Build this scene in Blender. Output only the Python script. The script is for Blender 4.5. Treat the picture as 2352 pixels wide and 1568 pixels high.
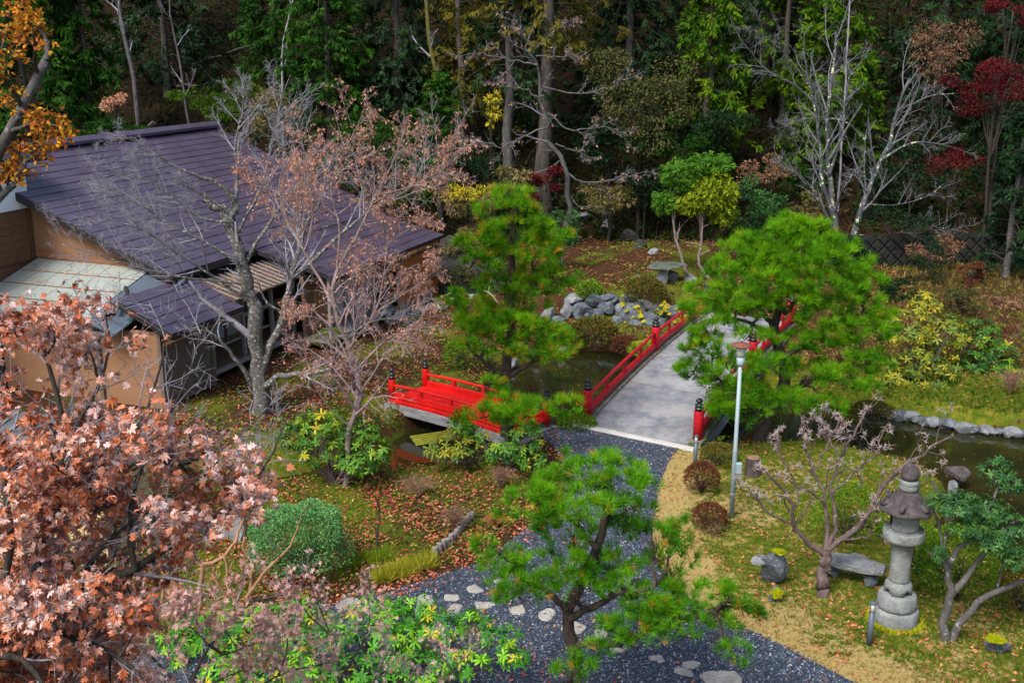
import bpy, bmesh, math, random
import numpy as np
from mathutils import Vector, Matrix, noise as mnoise

for _o in list(bpy.data.objects): bpy.data.objects.remove(_o)
SC = bpy.context.scene
COL = SC.collection
R = math.radians
rng = np.random.default_rng(11)
random.seed(11)

# ------------------------------------------------------------------ camera, sky, sun, exposure
CAM_H, CAM_PITCH, FPX = 10.5, R(15.5), 2500.0
cam = bpy.data.cameras.new('camera'); cam.sensor_width = 36.0; cam.lens = 36.0*FPX/2352.0
cam.clip_start = 0.1; cam.clip_end = 600
camo = bpy.data.objects.new('camera', cam); COL.objects.link(camo)
camo.location = (0, 0, CAM_H); camo.rotation_euler = (R(90)-CAM_PITCH, 0, 0)
SC.camera = camo

SUN_EL, SUN_AZ = R(52), R(215)          # azimuth from +Y clockwise: behind the viewer, to the left
W = bpy.data.worlds.new('World'); SC.world = W; W.use_nodes = True
nt = W.node_tree; bg = nt.nodes['Background']
sky = nt.nodes.new('ShaderNodeTexSky'); sky.sky_type = 'NISHITA'; sky.sun_disc = False
sky.sun_elevation = SUN_EL; sky.sun_rotation = SUN_AZ; sky.air_density = 1.0; sky.dust_density = 3.0
nt.links.new(sky.outputs[0], bg.inputs[0]); bg.inputs[1].default_value = 0.092
sun = bpy.data.lights.new('sun', 'SUN'); sun.energy = 1.9; sun.angle = R(20); sun.color = (1.0, 0.95, 0.87)
suno = bpy.data.objects.new('sun', sun); COL.objects.link(suno)
sd_ = Vector((math.sin(SUN_AZ)*math.cos(SUN_EL), math.cos(SUN_AZ)*math.cos(SUN_EL), math.sin(SUN_EL)))
suno.rotation_euler = sd_.to_track_quat('Z', 'Y').to_euler()
suno.location = sd_*60
SC.view_settings.view_transform = 'Standard'; SC.view_settings.look = 'None'
SC.view_settings.exposure = 1.25; SC.view_settings.gamma = 1.0; SC.view_settings.use_curve_mapping = False
SC.render.engine = 'CYCLES'
SC.cycles.use_denoising = True
SC.cycles.adaptive_threshold = .025; SC.cycles.max_bounces = 3; SC.cycles.diffuse_bounces = 2; SC.cycles.glossy_bounces = 2; SC.cycles.transmission_bounces = 2; SC.cycles.transparent_max_bounces = 4

# ------------------------------------------------------------------ pixel <-> place (survey of the photograph, 2352 x 1568)
_cf = np.array([0, math.cos(CAM_PITCH), -math.sin(CAM_PITCH)]); _cu = np.array([0, math.sin(CAM_PITCH), math.cos(CAM_PITCH)])
_cr = np.array([1.0, 0, 0]); CAMP = np.array([0, 0, CAM_H])
def ray(u, v): return _cf*FPX + _cr*(u-1176.0) + _cu*(784.0-v)
def P(u, v, z=0.0):
    d = ray(u, v); return CAMP + d*((z-CAM_H)/d[2])
def D(u, v, y):
    d = ray(u, v); return CAMP + d*(y/d[1])
def mpp(y, u=1176, v=784):               # metres per photo pixel at distance y
    d = ray(u, v); return y/d[1]
def sstep(a, b, x):
    t = np.clip((np.asarray(x, float)-a)/(b-a), 0, 1); return t*t*(3-2*t)
def sdist(poly, X, Y):                   # signed distance to polygon, negative inside
    X = np.asarray(X, float); Y = np.asarray(Y, float)
    dmin = np.full(X.shape, 1e9); ins = np.zeros(X.shape, bool); n = len(poly)
    for i in range(n):
        ax, ay = poly[i]; bx, by = poly[(i+1) % n]
        ex, ey = bx-ax, by-ay; wx, wy = X-ax, Y-ay
        t = np.clip((wx*ex+wy*ey)/(ex*ex+ey*ey+1e-12), 0, 1)
        dmin = np.minimum(dmin, np.hypot(wx-ex*t, wy-ey*t))
        c = ((ay > Y) != (by > Y)) & (X < ex*(Y-ay)/(ey+1e-12)+ax)
        ins ^= c
    return np.where(ins, -dmin, dmin)
def smooth_poly(pts, n=4):
    pts = np.array(pts, float); N = len(pts); out = []
    for i in range(N):
        p0, p1, p2, p3 = pts[i-1], pts[i], pts[(i+1) % N], pts[(i+2) % N]
        for k in range(n):
            t = k/n
            out.append(.5*((2*p1)+(-p0+p2)*t+(2*p0-5*p1+4*p2-p3)*t*t+(-p0+3*p1-3*p2+p3)*t**3))
    return np.array(out)

WATER_Z = -0.55
POND = smooth_poly([P(u, v, WATER_Z)[:2] for u, v in [
    (560,1150),(700,1130),(900,1112),(1010,1098),(1110,1075),(1215,1035),(1300,1015),(1345,1000),(1500,1040),(1620,1050),(1760,1045),(1900,1040),
    (1975,1065),(2090,1090),(2170,1135),(2150,1190),(2120,1240),(2200,1290),(2360,1330),(2700,1420),
    (2800,1060),(2500,1015),(2352,1003),(2200,980),(2050,955),(1900,930),(1780,905),(1680,880),(1560,850),(1460,822),(1400,806),(1320,806),(1250,815),(1190,838),
    (1150,870),(1120,912),(1080,935),(1010,955),(940,985),(900,1010),(800,1050),(690,1085),(560,1110)]], 3)
PATH = smooth_poly([P(u, v, 0.0)[:2] for u, v in [
    (1245,992),(1330,978),(1430,998),(1558,1016),(1545,1045),(1527,1080),(1514,1120),(1507,1160),(1500,1210),(1500,1260),(1525,1315),(1580,1370),(1650,1420),
    (1740,1455),(1830,1500),(1920,1545),(2000,1590),(2140,1680),(2300,1900),(900,2100),(-500,1900),(-100,1560),(300,1478),(600,1440),(740,1392),(860,1368),(940,1343),
    (1050,1308),(1110,1288),(1180,1236),(1245,1180),(1283,1120),(1296,1076),(1280,1036)]], 3)

def nz(x, y, s, o=0.0):
    return (np.sin(x*s*1.7+o)*np.cos(y*s*1.3+o*2.1)+.5*np.sin(x*s*3.9+y*s*2.7+o*3)+.3*np.cos(x*s*7.3-y*s*6.1+o))/1.8
def ground_raw(x, y):
    x = np.asarray(x, float); y = np.asarray(y, float)
    wl = 1-sstep(-1.0, 1.0, x); wr = sstep(9.2, 11.5, x); wc = (1-wl)*(1-wr)
    z = wc*(0.95*sstep(40.6, 41.9, y)+0.45*sstep(42, 50, y)) + wl*(1.2*sstep(44, 51, y)) + wr*(1.2*sstep(33, 44, y))
    toe = 50.2+1.0*np.sin(x*.22+.6)+2.2*(1-sstep(-14, -6, x))
    t = np.clip(y-toe, 0, 60)
    z = z + np.where(t < 2, t*t*.2, .8*(t-1)) * (1-.0*t)
    hill = sstep(0, 3, t)
    z = z + hill*(.55*nz(x, y, .55, 1.3)+.25*nz(x, y, 1.6, .4))
    # bank up to the viewer's own building, out of the frame
    z = z + .05*nz(x, y, .9)*(1-hill)*sstep(.3, 2.0, sdist(PATH, x, y))
    return z
def ground(x, y):
    x = np.asarray(x, float); y = np.asarray(y, float)
    zb = ground_raw(x, y)
    s = sdist(POND, x, y)
    t = sstep(-.75, .38, s)
    return zb*t + (-1.5)*(1-t)
def gz(x, y): return float(ground(np.array([x]), np.array([y]))[0])
def G(u, v):                              # where the line of sight meets the ground
    d = ray(u, v); ts = np.linspace(10, 110, 1601)/d[1]
    p = CAMP[None]+d[None]*ts[:, None]; g = ground(p[:, 0], p[:, 1])
    k = np.argmax(p[:, 2] < g)
    if not (p[:, 2] < g).any(): k = 1600
    return np.array([p[k, 0], p[k, 1], g[k]])
def foot(u, y, v=784):                    # ground point under pixel column u at distance y
    p = D(u, v, y); return np.array([p[0], y, gz(p[0], y)])

# ------------------------------------------------------------------ mesh helpers
WORLD = {}                                # empties: world location of every thing
class MB:
    def __init__(s): s.v = []; s.f = []; s.t = []; s.n = 0
    def add(s, v, f, tint=None):
        v = np.asarray(v, np.float32).reshape(-1, 3)
        if len(v) == 0: return s
        s.v.append(v); fs = f if isinstance(f, list) else [f]
        for a in fs:
            a = np.asarray(a, np.int32)
            if a.size: s.f.append(a+s.n)
        if tint is None: tint = np.full(len(v), .5)
        tint = np.broadcast_to(np.asarray(tint, np.float32), (len(v),)); s.t.append(tint)
        s.n += len(v); return s
    def arrays(s): return np.concatenate(s.v), s.f, np.concatenate(s.t)
def mesh_of(name, mb, mat, smooth=False, offset=(0, 0, 0)):
    v, fs, t = mb.arrays(); v = v-np.asarray(offset, np.float32)
    me = bpy.data.meshes.new(name); me.vertices.add(len(v)); me.vertices.foreach_set('co', v.ravel())
    nl = sum(a.size for a in fs); npoly = sum(len(a) for a in fs)
    me.loops.add(nl); me.polygons.add(npoly)
    me.loops.foreach_set('vertex_index', np.concatenate([a.ravel() for a in fs]))
    tot = np.concatenate([np.full(len(a), a.shape[1], np.int32) for a in fs])
    st = np.concatenate([[0], np.cumsum(tot)[:-1]]).astype(np.int32)
    me.polygons.foreach_set('loop_start', st)
    me.polygons.foreach_set('use_smooth', np.full(npoly, bool(smooth)))
    a = me.attributes.new('tint', 'FLOAT', 'POINT'); a.data.foreach_set('value', t.astype(np.float32))
    me.update(calc_edges=True); me.validate(clean_customdata=False)
    if mat: me.materials.append(mat)
    return me
def tag(o, label=None, cat=None, group=None, kind=None):
    if label: o['label'] = label
    if cat: o['category'] = cat
    if group: o['group'] = group
    if kind: o['kind'] = kind
    return o
def thing(name, label, cat, loc, group=None):
    o = bpy.data.objects.new(name, None); COL.objects.link(o); o.location = [float(c) for c in loc]
    o.empty_display_size = .2; WORLD[o.name] = np.array([float(c) for c in loc]); return tag(o, label, cat, group)
def part(name, mb, mat, parent=None, smooth=False, label=None):
    off = WORLD[parent.name] if parent else np.zeros(3)
    o = bpy.data.objects.new(name, mesh_of(name, mb, mat, smooth, off)); COL.objects.link(o)
    if parent: o.parent = parent
    WORLD[o.name] = off
    if label: o['label'] = label
    return o
def single(name, mb, mat, label, cat, base=None, group=None, kind=None, smooth=False):
    v = np.concatenate(mb.v)
    if base is None: base = np.array([v[:, 0].mean(), v[:, 1].mean(), v[:, 2].min()])
    base = np.asarray(base, float)
    o = bpy.data.objects.new(name, mesh_of(name, mb, mat, smooth, base)); COL.objects.link(o); o.location = base
    WORLD[o.name] = base
    return tag(o, label, cat, group, kind)
def piece(name, me, parent, M):           # shared mesh, placed in world space below a parent
    o = bpy.data.objects.new(name, me); COL.objects.link(o); o.parent = parent
    o.matrix_local = Matrix.Translation(-Vector(WORLD[parent.name])) @ M
    return o

def norm(a): return a/(np.linalg.norm(a, axis=-1, keepdims=True)+1e-9)
BOXF = np.array([[0,3,2,1],[4,5,6,7],[0,1,5,4],[1,2,6,5],[2,3,7,6],[3,0,4,7]])
def box(mb, c, sx, sy, sz, ax=(1,0,0), ay=(0,1,0), az=(0,0,1), bev=0.0):
    """box of full size sx,sy,sz on axes ax,ay,az round centre c; bev: chamfered edges along ax"""
    c = np.asarray(c, float); ax = np.asarray(ax, float)*sx/2; ay = np.asarray(ay, float); az = np.asarray(az, float)
    hy, hz = sy/2, sz/2
    if bev <= 0:
        q = [(-hy,-hz),(hy,-hz),(hy,hz),(-hy,hz)]
        v = [c+s*ax+a*ay+b*az for s in (-1, 1) for a, b in q]
        mb.add(v, BOXF)
    else:
        b_ = min(bev, hy*.8, hz*.8)
        q = [(-hy+b_,-hz),(hy-b_,-hz),(hy,-hz+b_),(hy,hz-b_),(hy-b_,hz),(-hy+b_,hz),(-hy,hz-b_),(-hy,-hz+b_)]
        v = [c+s*ax+a*ay+b*az for s in (-1, 1) for a, b in q]
        f = [[i, (i+1) % 8, 8+(i+1) % 8, 8+i] for i in range(8)]
        mb.add(v, [np.array(f), np.array([[7,6,5,4,3,2,1,0],[8,9,10,11,12,13,14,15]])])
    return mb
def beam(mb, a, b, w, h, bev=0.01, up=(0,0,1)):
    a = np.asarray(a, float); b = np.asarray(b, float); d = b-a; L = np.linalg.norm(d); d = d/L
    s = np.cross(np.asarray(up, float), d); s = s/(np.linalg.norm(s)+1e-9); t = np.cross(d, s)
    return box(mb, (a+b)/2, L, w, h, d, s, t, bev)
def quadslab(mb, pts, th):
    """thick slab below a planar quad"""
    pts = np.asarray(pts, float); n = np.cross(pts[1]-pts[0], pts[3]-pts[0]); n = n/np.linalg.norm(n)
    if n[2] < 0: n = -n
    v = np.concatenate([pts-n*th, pts]); return mb.add(v, BOXF)
def lathe(mb, prof, c, n=24, wob=None):
    c = np.asarray(c, float); a = np.linspace(0, 2*math.pi, n, endpoint=False); V = []
    for r, z in prof:
        rr = np.full(n, r) if wob is None else r*wob(a, z)
        V.append(np.stack([c[0]+rr*np.cos(a), c[1]+rr*np.sin(a), np.full(n, c[2]+z)], 1))
    m = len(prof); F = []
    for i in range(m-1):
        for k in range(n): F.append([i*n+k, i*n+(k+1) % n, (i+1)*n+(k+1) % n, (i+1)*n+k])
    F = np.array(F); caps = np.array([list(range(n))[::-1], list(range((m-1)*n, m*n))])
    return mb.add(np.concatenate(V), [F, caps])

# tubes, batched: PL (N,K,3), RR (N,K)
def tubes(mb, PL, RR, S=4, tint=None, cap=True):
    PL = np.asarray(PL, float); RR = np.asarray(RR, float)
    if len(PL) == 0: return mb
    N, K = RR.shape
    T = norm(np.gradient(PL, axis=1)); ref = np.zeros((N, 1, 3)); ref[..., 0] = .31; ref[..., 1] = .84; ref[..., 2] = .44
    m = T.mean(1, keepdims=True); A = norm(np.cross(m, ref)); A = np.broadcast_to(A, T.shape)
    A = norm(A-(A*T).sum(-1, keepdims=True)*T); B = np.cross(T, A)
    an = np.arange(S)*2*math.pi/S
    ring = PL[:, :, None]+RR[:, :, None, None]*(np.cos(an)[None, None, :, None]*A[:, :, None]+np.sin(an)[None, None, :, None]*B[:, :, None])
    v = ring.reshape(-1, 3); base = (np.arange(N)*K*S)[:, None, None]
    k = np.arange(K-1)[None, :, None]; s = np.arange(S)[None, None, :]
    f = np.stack([base+k*S+s, base+k*S+(s+1) % S, base+(k+1)*S+(s+1) % S, base+(k+1)*S+s], -1).reshape(-1, 4)
    if tint is None: tt = np.repeat(rng.random(N), K*S)
    else: tt = np.full(N*K*S, tint)
    fs = [f]
    if cap and N < 60:
        fs.append(np.stack([base[:, 0, 0][:, None]+(K-1)*S+np.arange(S)[None]], 0)[0])
    return mb.add(v, fs, tt)
def resample(pts, K, wob=0.0):
    pts = np.asarray(pts, float); n = len(pts)
    if n > 2:                              # Catmull-Rom
        ex = np.concatenate([[2*pts[0]-pts[1]], pts, [2*pts[-1]-pts[-2]]]); o = []
        for i in range(1, n):
            p0, p1, p2, p3 = ex[i-1], ex[i], ex[i+1], ex[i+2]
            for t in np.linspace(0, 1, 6, endpoint=False): o.append(.5*((2*p1)+(-p0+p2)*t+(2*p0-5*p1+4*p2-p3)*t*t+(-p0+3*p1-3*p2+p3)*t**3))
        o.append(pts[-1]); pts = np.array(o)
    s = np.concatenate([[0], np.cumsum(np.linalg.norm(np.diff(pts, axis=0), axis=1))]); q = np.linspace(0, s[-1], K)
    out = np.stack([np.interp(q, s, pts[:, i]) for i in range(3)], 1)
    if wob: out[1:-1] += rng.normal(0, wob, (K-2, 3))
    return out
def limb_set(limbs, K=10, wob=0.0):
    """limbs: list of (points, r0, r1) -> PL, RR"""
    PL = np.stack([resample(p, K, wob*r0) for p, r0, r1 in limbs]); RR = np.stack([r0+(r1-r0)*np.linspace(0, 1, K)**.8 for p, r0, r1 in limbs])
    return PL, RR
def spawn(PL, RR, m, t0=.25, t1=1.0, ang=(35, 65), lenf=.5, K=6, up=.15, jit=.16, rf=.6, rmin=.004, lmin=0.0, lmax=9.0, droop=0.0):
    N, KP, _ = PL.shape
    L = np.linalg.norm(np.diff(PL, axis=1), axis=2).sum(1)
    t = t0+(t1-t0)*((np.arange(m)[None]+rng.random((N, m)))/m); x = t*(KP-1); i = np.clip(x.astype(int), 0, KP-2); fr = (x-i)[..., None]
    idx = np.arange(N)[:, None]
    p = PL[idx, i]*(1-fr)+PL[idx, i+1]*fr; T = norm(PL[idx, i+1]-PL[idx, i]); r = RR[idx, i]*(1-fr[..., 0])+RR[idx, i+1]*fr[..., 0]
    rd = rng.normal(size=(N, m, 3)); pe = norm(rd-(rd*T).sum(-1, keepdims=True)*T)
    a = np.radians(rng.uniform(ang[0], ang[1], (N, m)))[..., None]
    d = T*np.cos(a)+pe*np.sin(a); d[..., 2] += up; d = norm(d)
    ln = np.clip(lenf*L[:, None]*(1-.55*t)*rng.uniform(.55, 1.3, (N, m)), lmin, lmax)
    M = N*m; p = p.reshape(M, 3); d = d.reshape(M, 3); ln = ln.reshape(M); r = r.reshape(M)
    out = np.zeros((M, K, 3)); out[:, 0] = p; st = (ln/(K-1))[:, None]
    for k in range(1, K):
        d = norm(d+rng.normal(0, jit, (M, 3))+np.array([0, 0, up*.25-droop*k/K])); out[:, k] = out[:, k-1]+d*st
    r0 = np.maximum(r*rf, rmin); rr = r0[:, None]*(1-.72*np.linspace(0, 1, K))[None]; rr = np.maximum(rr, rmin*.6)
    return out, rr
def along(PL, n, t0=.3, t1=1.0):
    """n random points per polyline with tangents"""
    N, K, _ = PL.shape; t = rng.uniform(t0, t1, (N, n)); x = t*(K-1); i = np.clip(x.astype(int), 0, K-2); f = (x-i)[..., None]; idx = np.arange(N)[:, None]
    return (PL[idx, i]*(1-f)+PL[idx, i+1]*f).reshape(-1, 3), norm(PL[idx, i+1]-PL[idx, i]).reshape(-1, 3)

# leaf templates: x along the leaf, z its normal
def _leaf(prof, bend=.25, fold=.1):
    v = [(0, 0, 0)]; f = []
    for x, w in prof: v += [(x, w, -bend*x*x+fold*w), (x, -w, -bend*x*x+fold*w)]
    v.append((1, 0, -bend)); n = len(prof)
    f.append((0, 2, 1))
    for i in range(n-1):
        a = 1+2*i; f += [(a, a+1, a+2), (a+1, a+3, a+2)]
    a = 1+2*(n-1); f.append((a, a+1, len(v)-1))
    return np.array(v, float), np.array(f)
L_RH = (np.array([(0,0,0),(.5,.3,-.04),(.5,-.3,-.04),(1,0,-.16)], float), np.array([(0,2,1),(1,2,3)]))
L_LONG = _leaf([(.45,.13)], .3, .25)
L_OVAL = (np.array([(0,0,0),(.5,.27,.03),(.55,0,-.05),(.5,-.27,.03),(1,0,-.2)], float), np.array([(0,2,1),(0,3,2),(1,2,4),(2,3,4)]))
L_OV2 = (np.array([(0,0,0),(.5,.27,-.03),(.5,-.27,-.03),(1,0,-.2)], float), np.array([(0,2,1),(1,2,3)]))
def _maple(seed, curl):
    g = np.random.default_rng(seed); tips = [(0,1.0),(38,.92),(78,.72),(125,.42)]; ang = [-t for t, _ in tips[:0:-1]]+[t for t, _ in tips]; ln = [l for _, l in tips[:0:-1]]+[l for _, l in tips]
    pts = []
    for i, (a, l) in enumerate(zip(ang, ln)):
        l *= g.uniform(.85, 1.1)
        a += g.uniform(-5, 5)
        if i:
            am = (ang[i-1]+a)/2; pts.append((am, .47*min(1.15, (ln[i-1]+l)/1.5)))
        if l > .8: pts.append((a-11, l*.74))
        pts.append((a, l))
        if l > .8: pts.append((a+11, l*.74))
    v = [(0, 0, 0)]
    for a, l in pts:
        x = math.cos(math.radians(a))*l; y = math.sin(math.radians(a))*l
        v.append((x, y, -curl*l*l*(.6+.5*g.random())+g.uniform(-.08, .08)*l))
    v = np.array(v)*.62; n = len(pts); f = [(0, i, i+1) for i in range(1, n)]
    return v, np.array(f)
MAPLES = [_maple(s, c) for s, c in ((1, .15), (2, .5), (3, -.35), (4, .75), (5, .05))]
L_STAR = (np.array([(0,0,0),(.35,.1,0),(.7,.62,-.1),(.5,.08,0),(1,0,-.15),(.5,-.08,0),(.7,-.62,-.1),(.35,-.1,0),(.05,.5,-.1),(.05,-.5,-.1)], float), np.array([(0,1,2),(1,3,2),(1,4,3),(1,7,4),(7,5,4),(7,6,5),(0,6,7),(0,8,1),(0,7,9)]))
def scatter(mb, pos, ax, size, tpl, tint=None, nrm=None, nj=1.0):
    """copies of a leaf template: pos (n,3), ax (n,3) leaf axis, size (n,)"""
    pos = np.asarray(pos, float); n = len(pos)
    if n == 0: return mb
    X = norm(np.asarray(ax, float)); rd = rng.normal(size=(n, 3))*nj
    if nrm is not None: rd = rd+np.asarray(nrm, float)
    Z = norm(rd-(rd*X).sum(1, keepdims=True)*X); Y = np.cross(Z, X)
    V, T = tpl; s = np.broadcast_to(np.asarray(size, float), (n,))[:, None, None]
    w = pos[:, None]+s*(V[None, :, 0:1]*X[:, None]+V[None, :, 1:2]*Y[:, None]+V[None, :, 2:3]*Z[:, None])
    f = (np.arange(n)*len(V))[:, None, None]+T[None]
    tt = rng.random(n) if tint is None else np.broadcast_to(tint, (n,))
    return mb.add(w.reshape(-1, 3), f.reshape(-1, 3), np.repeat(tt, len(V)))
def _tuft(n, spread, wid, seed, l0=.7):
    g = np.random.default_rng(seed); v = []; f = []
    for i in range(n):
        a = g.uniform(0, 2*math.pi); th = math.radians(spread)*math.sqrt(g.random()); l = g.uniform(l0, 1.0); b = g.uniform(0, .35)
        d = np.array([math.cos(th), math.sin(th)*math.cos(a), math.sin(th)*math.sin(a)]); s = np.cross(d, g.normal(size=3)); s /= np.linalg.norm(s)
        o = np.array([b, 0, 0]); k = len(v); v += [o+s*wid, o-s*wid, o+d*l]; f.append((k, k+1, k+2))
    return np.array(v), np.array(f)
TUFTS = [_tuft(17, 56, .024, s) for s in range(4)]
TUFTS_S = [_tuft(20, 75, .032, s+9) for s in range(3)]
def _rosette(n, seed, bend=.45, tilt=22):
    g = np.random.default_rng(seed); v = []; f = []; lv, lf = _leaf([(.3,.10),(.75,.155)], bend, .3)
    for i in range(n):
        a = 2*math.pi*(i+g.uniform(-.45, .45))/n; e = math.radians(tilt+g.uniform(-30, 26)); l = g.uniform(.6, 1.08)
        d = np.array([math.sin(e), math.cos(e)*math.cos(a), math.cos(e)*math.sin(a)]); up = np.array([1., 0, 0]); s = np.cross(up, d); s /= np.linalg.norm(s); nn = np.cross(d, s)
        k = len(v); v += [l*(p[0]*d+p[1]*s+p[2]*nn) for p in lv]; f += [tuple(k+q for q in t) for t in lf]
    return np.array(v), np.array(f)
ROSES = [_rosette(8, s) for s in range(4)]
def _spray(n, seed, droop=.5):
    """a fan of small scale-leaf twigs, hinoki or cedar"""
    g = np.random.default_rng(seed); v = []; f = []
    for i in range(n):
        a = math.radians(g.uniform(-55, 55)); l = g.uniform(.35, .6); o = np.array([g.uniform(.0, .6), g.uniform(-.12, .12), g.uniform(-.05, .05)])
        d = np.array([math.cos(a), math.sin(a), -droop*g.uniform(.3, 1)]); s = np.cross(d, (0, 0, 1)); s /= np.linalg.norm(s); s = s*.09+np.array([0, 0, g.uniform(-.05, .05)])
        k = len(v); v += [o, o+d*l*.5+s, o+d*l*.5-s, o+d*l]; f += [(k, k+2, k+1), (k+1, k+2, k+3)]
    return np.array(v), np.array(f)
SPRAYS = [_spray(6, s) for s in range(4)]

def icos(sub):
    bm = bmesh.new(); bmesh.ops.create_icosphere(bm, subdivisions=sub, radius=1.0)
    v = np.array([x.co[:] for x in bm.verts]); f = np.array([[q.index for q in p.verts] for p in bm.faces]); bm.free(); return v, f
ICO3 = icos(3); ICO2 = icos(2)
def rock(mb, c, sx, sy, sz, seed=0, rough=.16, planes=9, flat=0.0, rz=None, ico=None):
    """angular stone: sphere cut by random planes, then roughened. flat>0: top cut level at flat*sz"""
    g = np.random.default_rng(seed+77); v, f = ico or ICO3; v = v.copy()
    for k in range(planes):
        n = g.normal(size=3); n /= np.linalg.norm(n); d = g.uniform(.48, .8); h = v@n; v = v-np.outer(np.maximum(h-d, 0), n)*.95
    if flat: v[:, 2] = np.minimum(v[:, 2], flat)
    o = seed*3.7
    nn = np.array([mnoise.noise((p[0]*1.6+o, p[1]*1.6, p[2]*1.6))+.5*mnoise.noise((p[0]*4+o, p[1]*4, p[2]*4)) for p in v])
    v = v*(1+rough*nn)[:, None]; v = v*np.array([sx, sy, sz])
    a = g.uniform(0, 6.28) if rz is None else rz; ca, sa = math.cos(a), math.sin(a)
    v = np.stack([v[:, 0]*ca-v[:, 1]*sa, v[:, 0]*sa+v[:, 1]*ca, v[:, 2]], 1)
    return mb.add(v+np.asarray(c, float), f, np.full(len(v), g.random()))

# ------------------------------------------------------------------ materials
def new_mat(name):
    m = bpy.data.materials.new(name); m.use_nodes = True; t = m.node_tree; b = t.nodes['Principled BSDF']; return m, t, b
def rgba(c): return (c[0], c[1], c[2], 1.0)
def ramp(t, stops, interp='LINEAR'):
    n = t.nodes.new('ShaderNodeValToRGB'); e = n.color_ramp.elements; n.color_ramp.interpolation = interp
    while len(e) < len(stops): e.new(.5)
    for q, (p, c) in zip(e, stops): q.position = p; q.color = rgba(c)
    return n
def tex(t, scale, detail=4, rough=.6, vec=None, kind='Noise', **kw):
    n = t.nodes.new('ShaderNodeTex'+kind); n.inputs['Scale'].default_value = scale
    if kind == 'Noise': n.inputs['Detail'].default_value = detail; n.inputs['Roughness'].default_value = rough
    if vec: t.links.new(vec, n.inputs['Vector'])
    return n
def coords(t, scale=None):
    n = t.nodes.new('ShaderNodeNewGeometry')
    if scale is None: return n.outputs['Position']
    m = t.nodes.new('ShaderNodeMapping'); m.inputs['Scale'].default_value = scale; t.links.new(n.outputs['Position'], m.inputs['Vector']); return m.outputs[0]
def mixc(t, fac, a, b):
    n = t.nodes.new('ShaderNodeMix'); n.data_type = 'RGBA'
    if isinstance(fac, (int, float)): n.inputs[0].default_value = fac
    else: t.links.new(fac, n.inputs[0])
    for i, c in ((6, a), (7, b)):
        if isinstance(c, tuple): n.inputs[i].default_value = rgba(c)
        else: t.links.new(c, n.inputs[i])
    return n.outputs[2]
def bump(t, b, h, strength=.3, dist=.02):
    n = t.nodes.new('ShaderNodeBump'); n.inputs['Strength'].default_value = strength; n.inputs['Distance'].default_value = dist
    t.links.new(h, n.inputs['Height']); t.links.new(n.outputs[0], b.inputs['Normal'])
def attr(t, name):
    n = t.nodes.new('ShaderNodeAttribute'); n.attribute_name = name; return n.outputs['Fac']
def leaf_mat(name, cols, rough=.5, trans=.3, spec=.35):
    """foliage: colour picked by each leaf's own tint"""
    m, t, b = new_mat(name); n = len(cols); rp = ramp(t, [(i/(max(n-1, 1)), c) for i, c in enumerate(cols)])
    t.links.new(attr(t, 'tint'), rp.inputs[0]); t.links.new(rp.outputs[0], b.inputs['Base Color'])
    b.inputs['Roughness'].default_value = rough+.1; b.inputs['Specular IOR Level'].default_value = spec*(.45 if spec < .55 else .8)
    tr = t.nodes.new('ShaderNodeBsdfTranslucent'); t.links.new(rp.outputs[0], tr.inputs[0])
    mx = t.nodes.new('ShaderNodeMixShader'); mx.inputs[0].default_value = trans
    t.links.new(b.outputs[0], mx.inputs[1]); t.links.new(tr.outputs[0], mx.inputs[2]); t.links.new(mx.outputs[0], t.nodes['Material Output'].inputs[0])
    return m
def bark_mat(name, c0, c1, lichen=None, lic=.55, sc=6.0, rough=.85):
    m, t, b = new_mat(name); p = coords(t, (1, 1, .45)); n1 = tex(t, sc, 6, .65, p); rp = ramp(t, [(.3, c0), (.7, c1)]); t.links.new(n1.outputs[0], rp.inputs[0]); c = rp.outputs[0]
    if lichen:
        n2 = tex(t, sc*1.7, 5, .7, coords(t)); r2 = ramp(t, [(lic, (0, 0, 0)), (lic+.05, (1, 1, 1))]); t.links.new(n2.outputs[0], r2.inputs[0]); c = mixc(t, r2.outputs[0], c, lichen)
    t.links.new(c, b.inputs['Base Color']); b.inputs['Roughness'].default_value = rough; b.inputs['Specular IOR Level'].default_value = .2
    n3 = tex(t, sc*5, 4, .6, p); bump(t, b, n3.outputs[0], .7, .03); return m
def plain_mat(name, c, rough=.6, var=.18, sc=3.0, bmp=.15, spec=.4, metal=0.0, streak=None, dirt=None, dirtf=.55):
    m, t, b = new_mat(name); p = coords(t, streak); n = tex(t, sc, 6, .65, p)
    a = tuple(x*(1-var) for x in c); d = tuple(min(1, x*(1+var)) for x in c); rp = ramp(t, [(.3, a), (.7, d)]); t.links.new(n.outputs[0], rp.inputs[0]); col = rp.outputs[0]
    if dirt:
        n2 = tex(t, sc*2.3, 8, .7, p); r2 = ramp(t, [(dirtf-.08, (0, 0, 0)), (dirtf+.12, (1, 1, 1))]); t.links.new(n2.outputs[0], r2.inputs[0]); col = mixc(t, r2.outputs[0], col, dirt)
    t.links.new(col, b.inputs['Base Color']); b.inputs['Roughness'].default_value = rough; b.inputs['Specular IOR Level'].default_value = spec; b.inputs['Metallic'].default_value = metal
    if bmp: n3 = tex(t, sc*9, 5, .65, p); bump(t, b, n3.outputs[0], bmp, .02)
    return m
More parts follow.
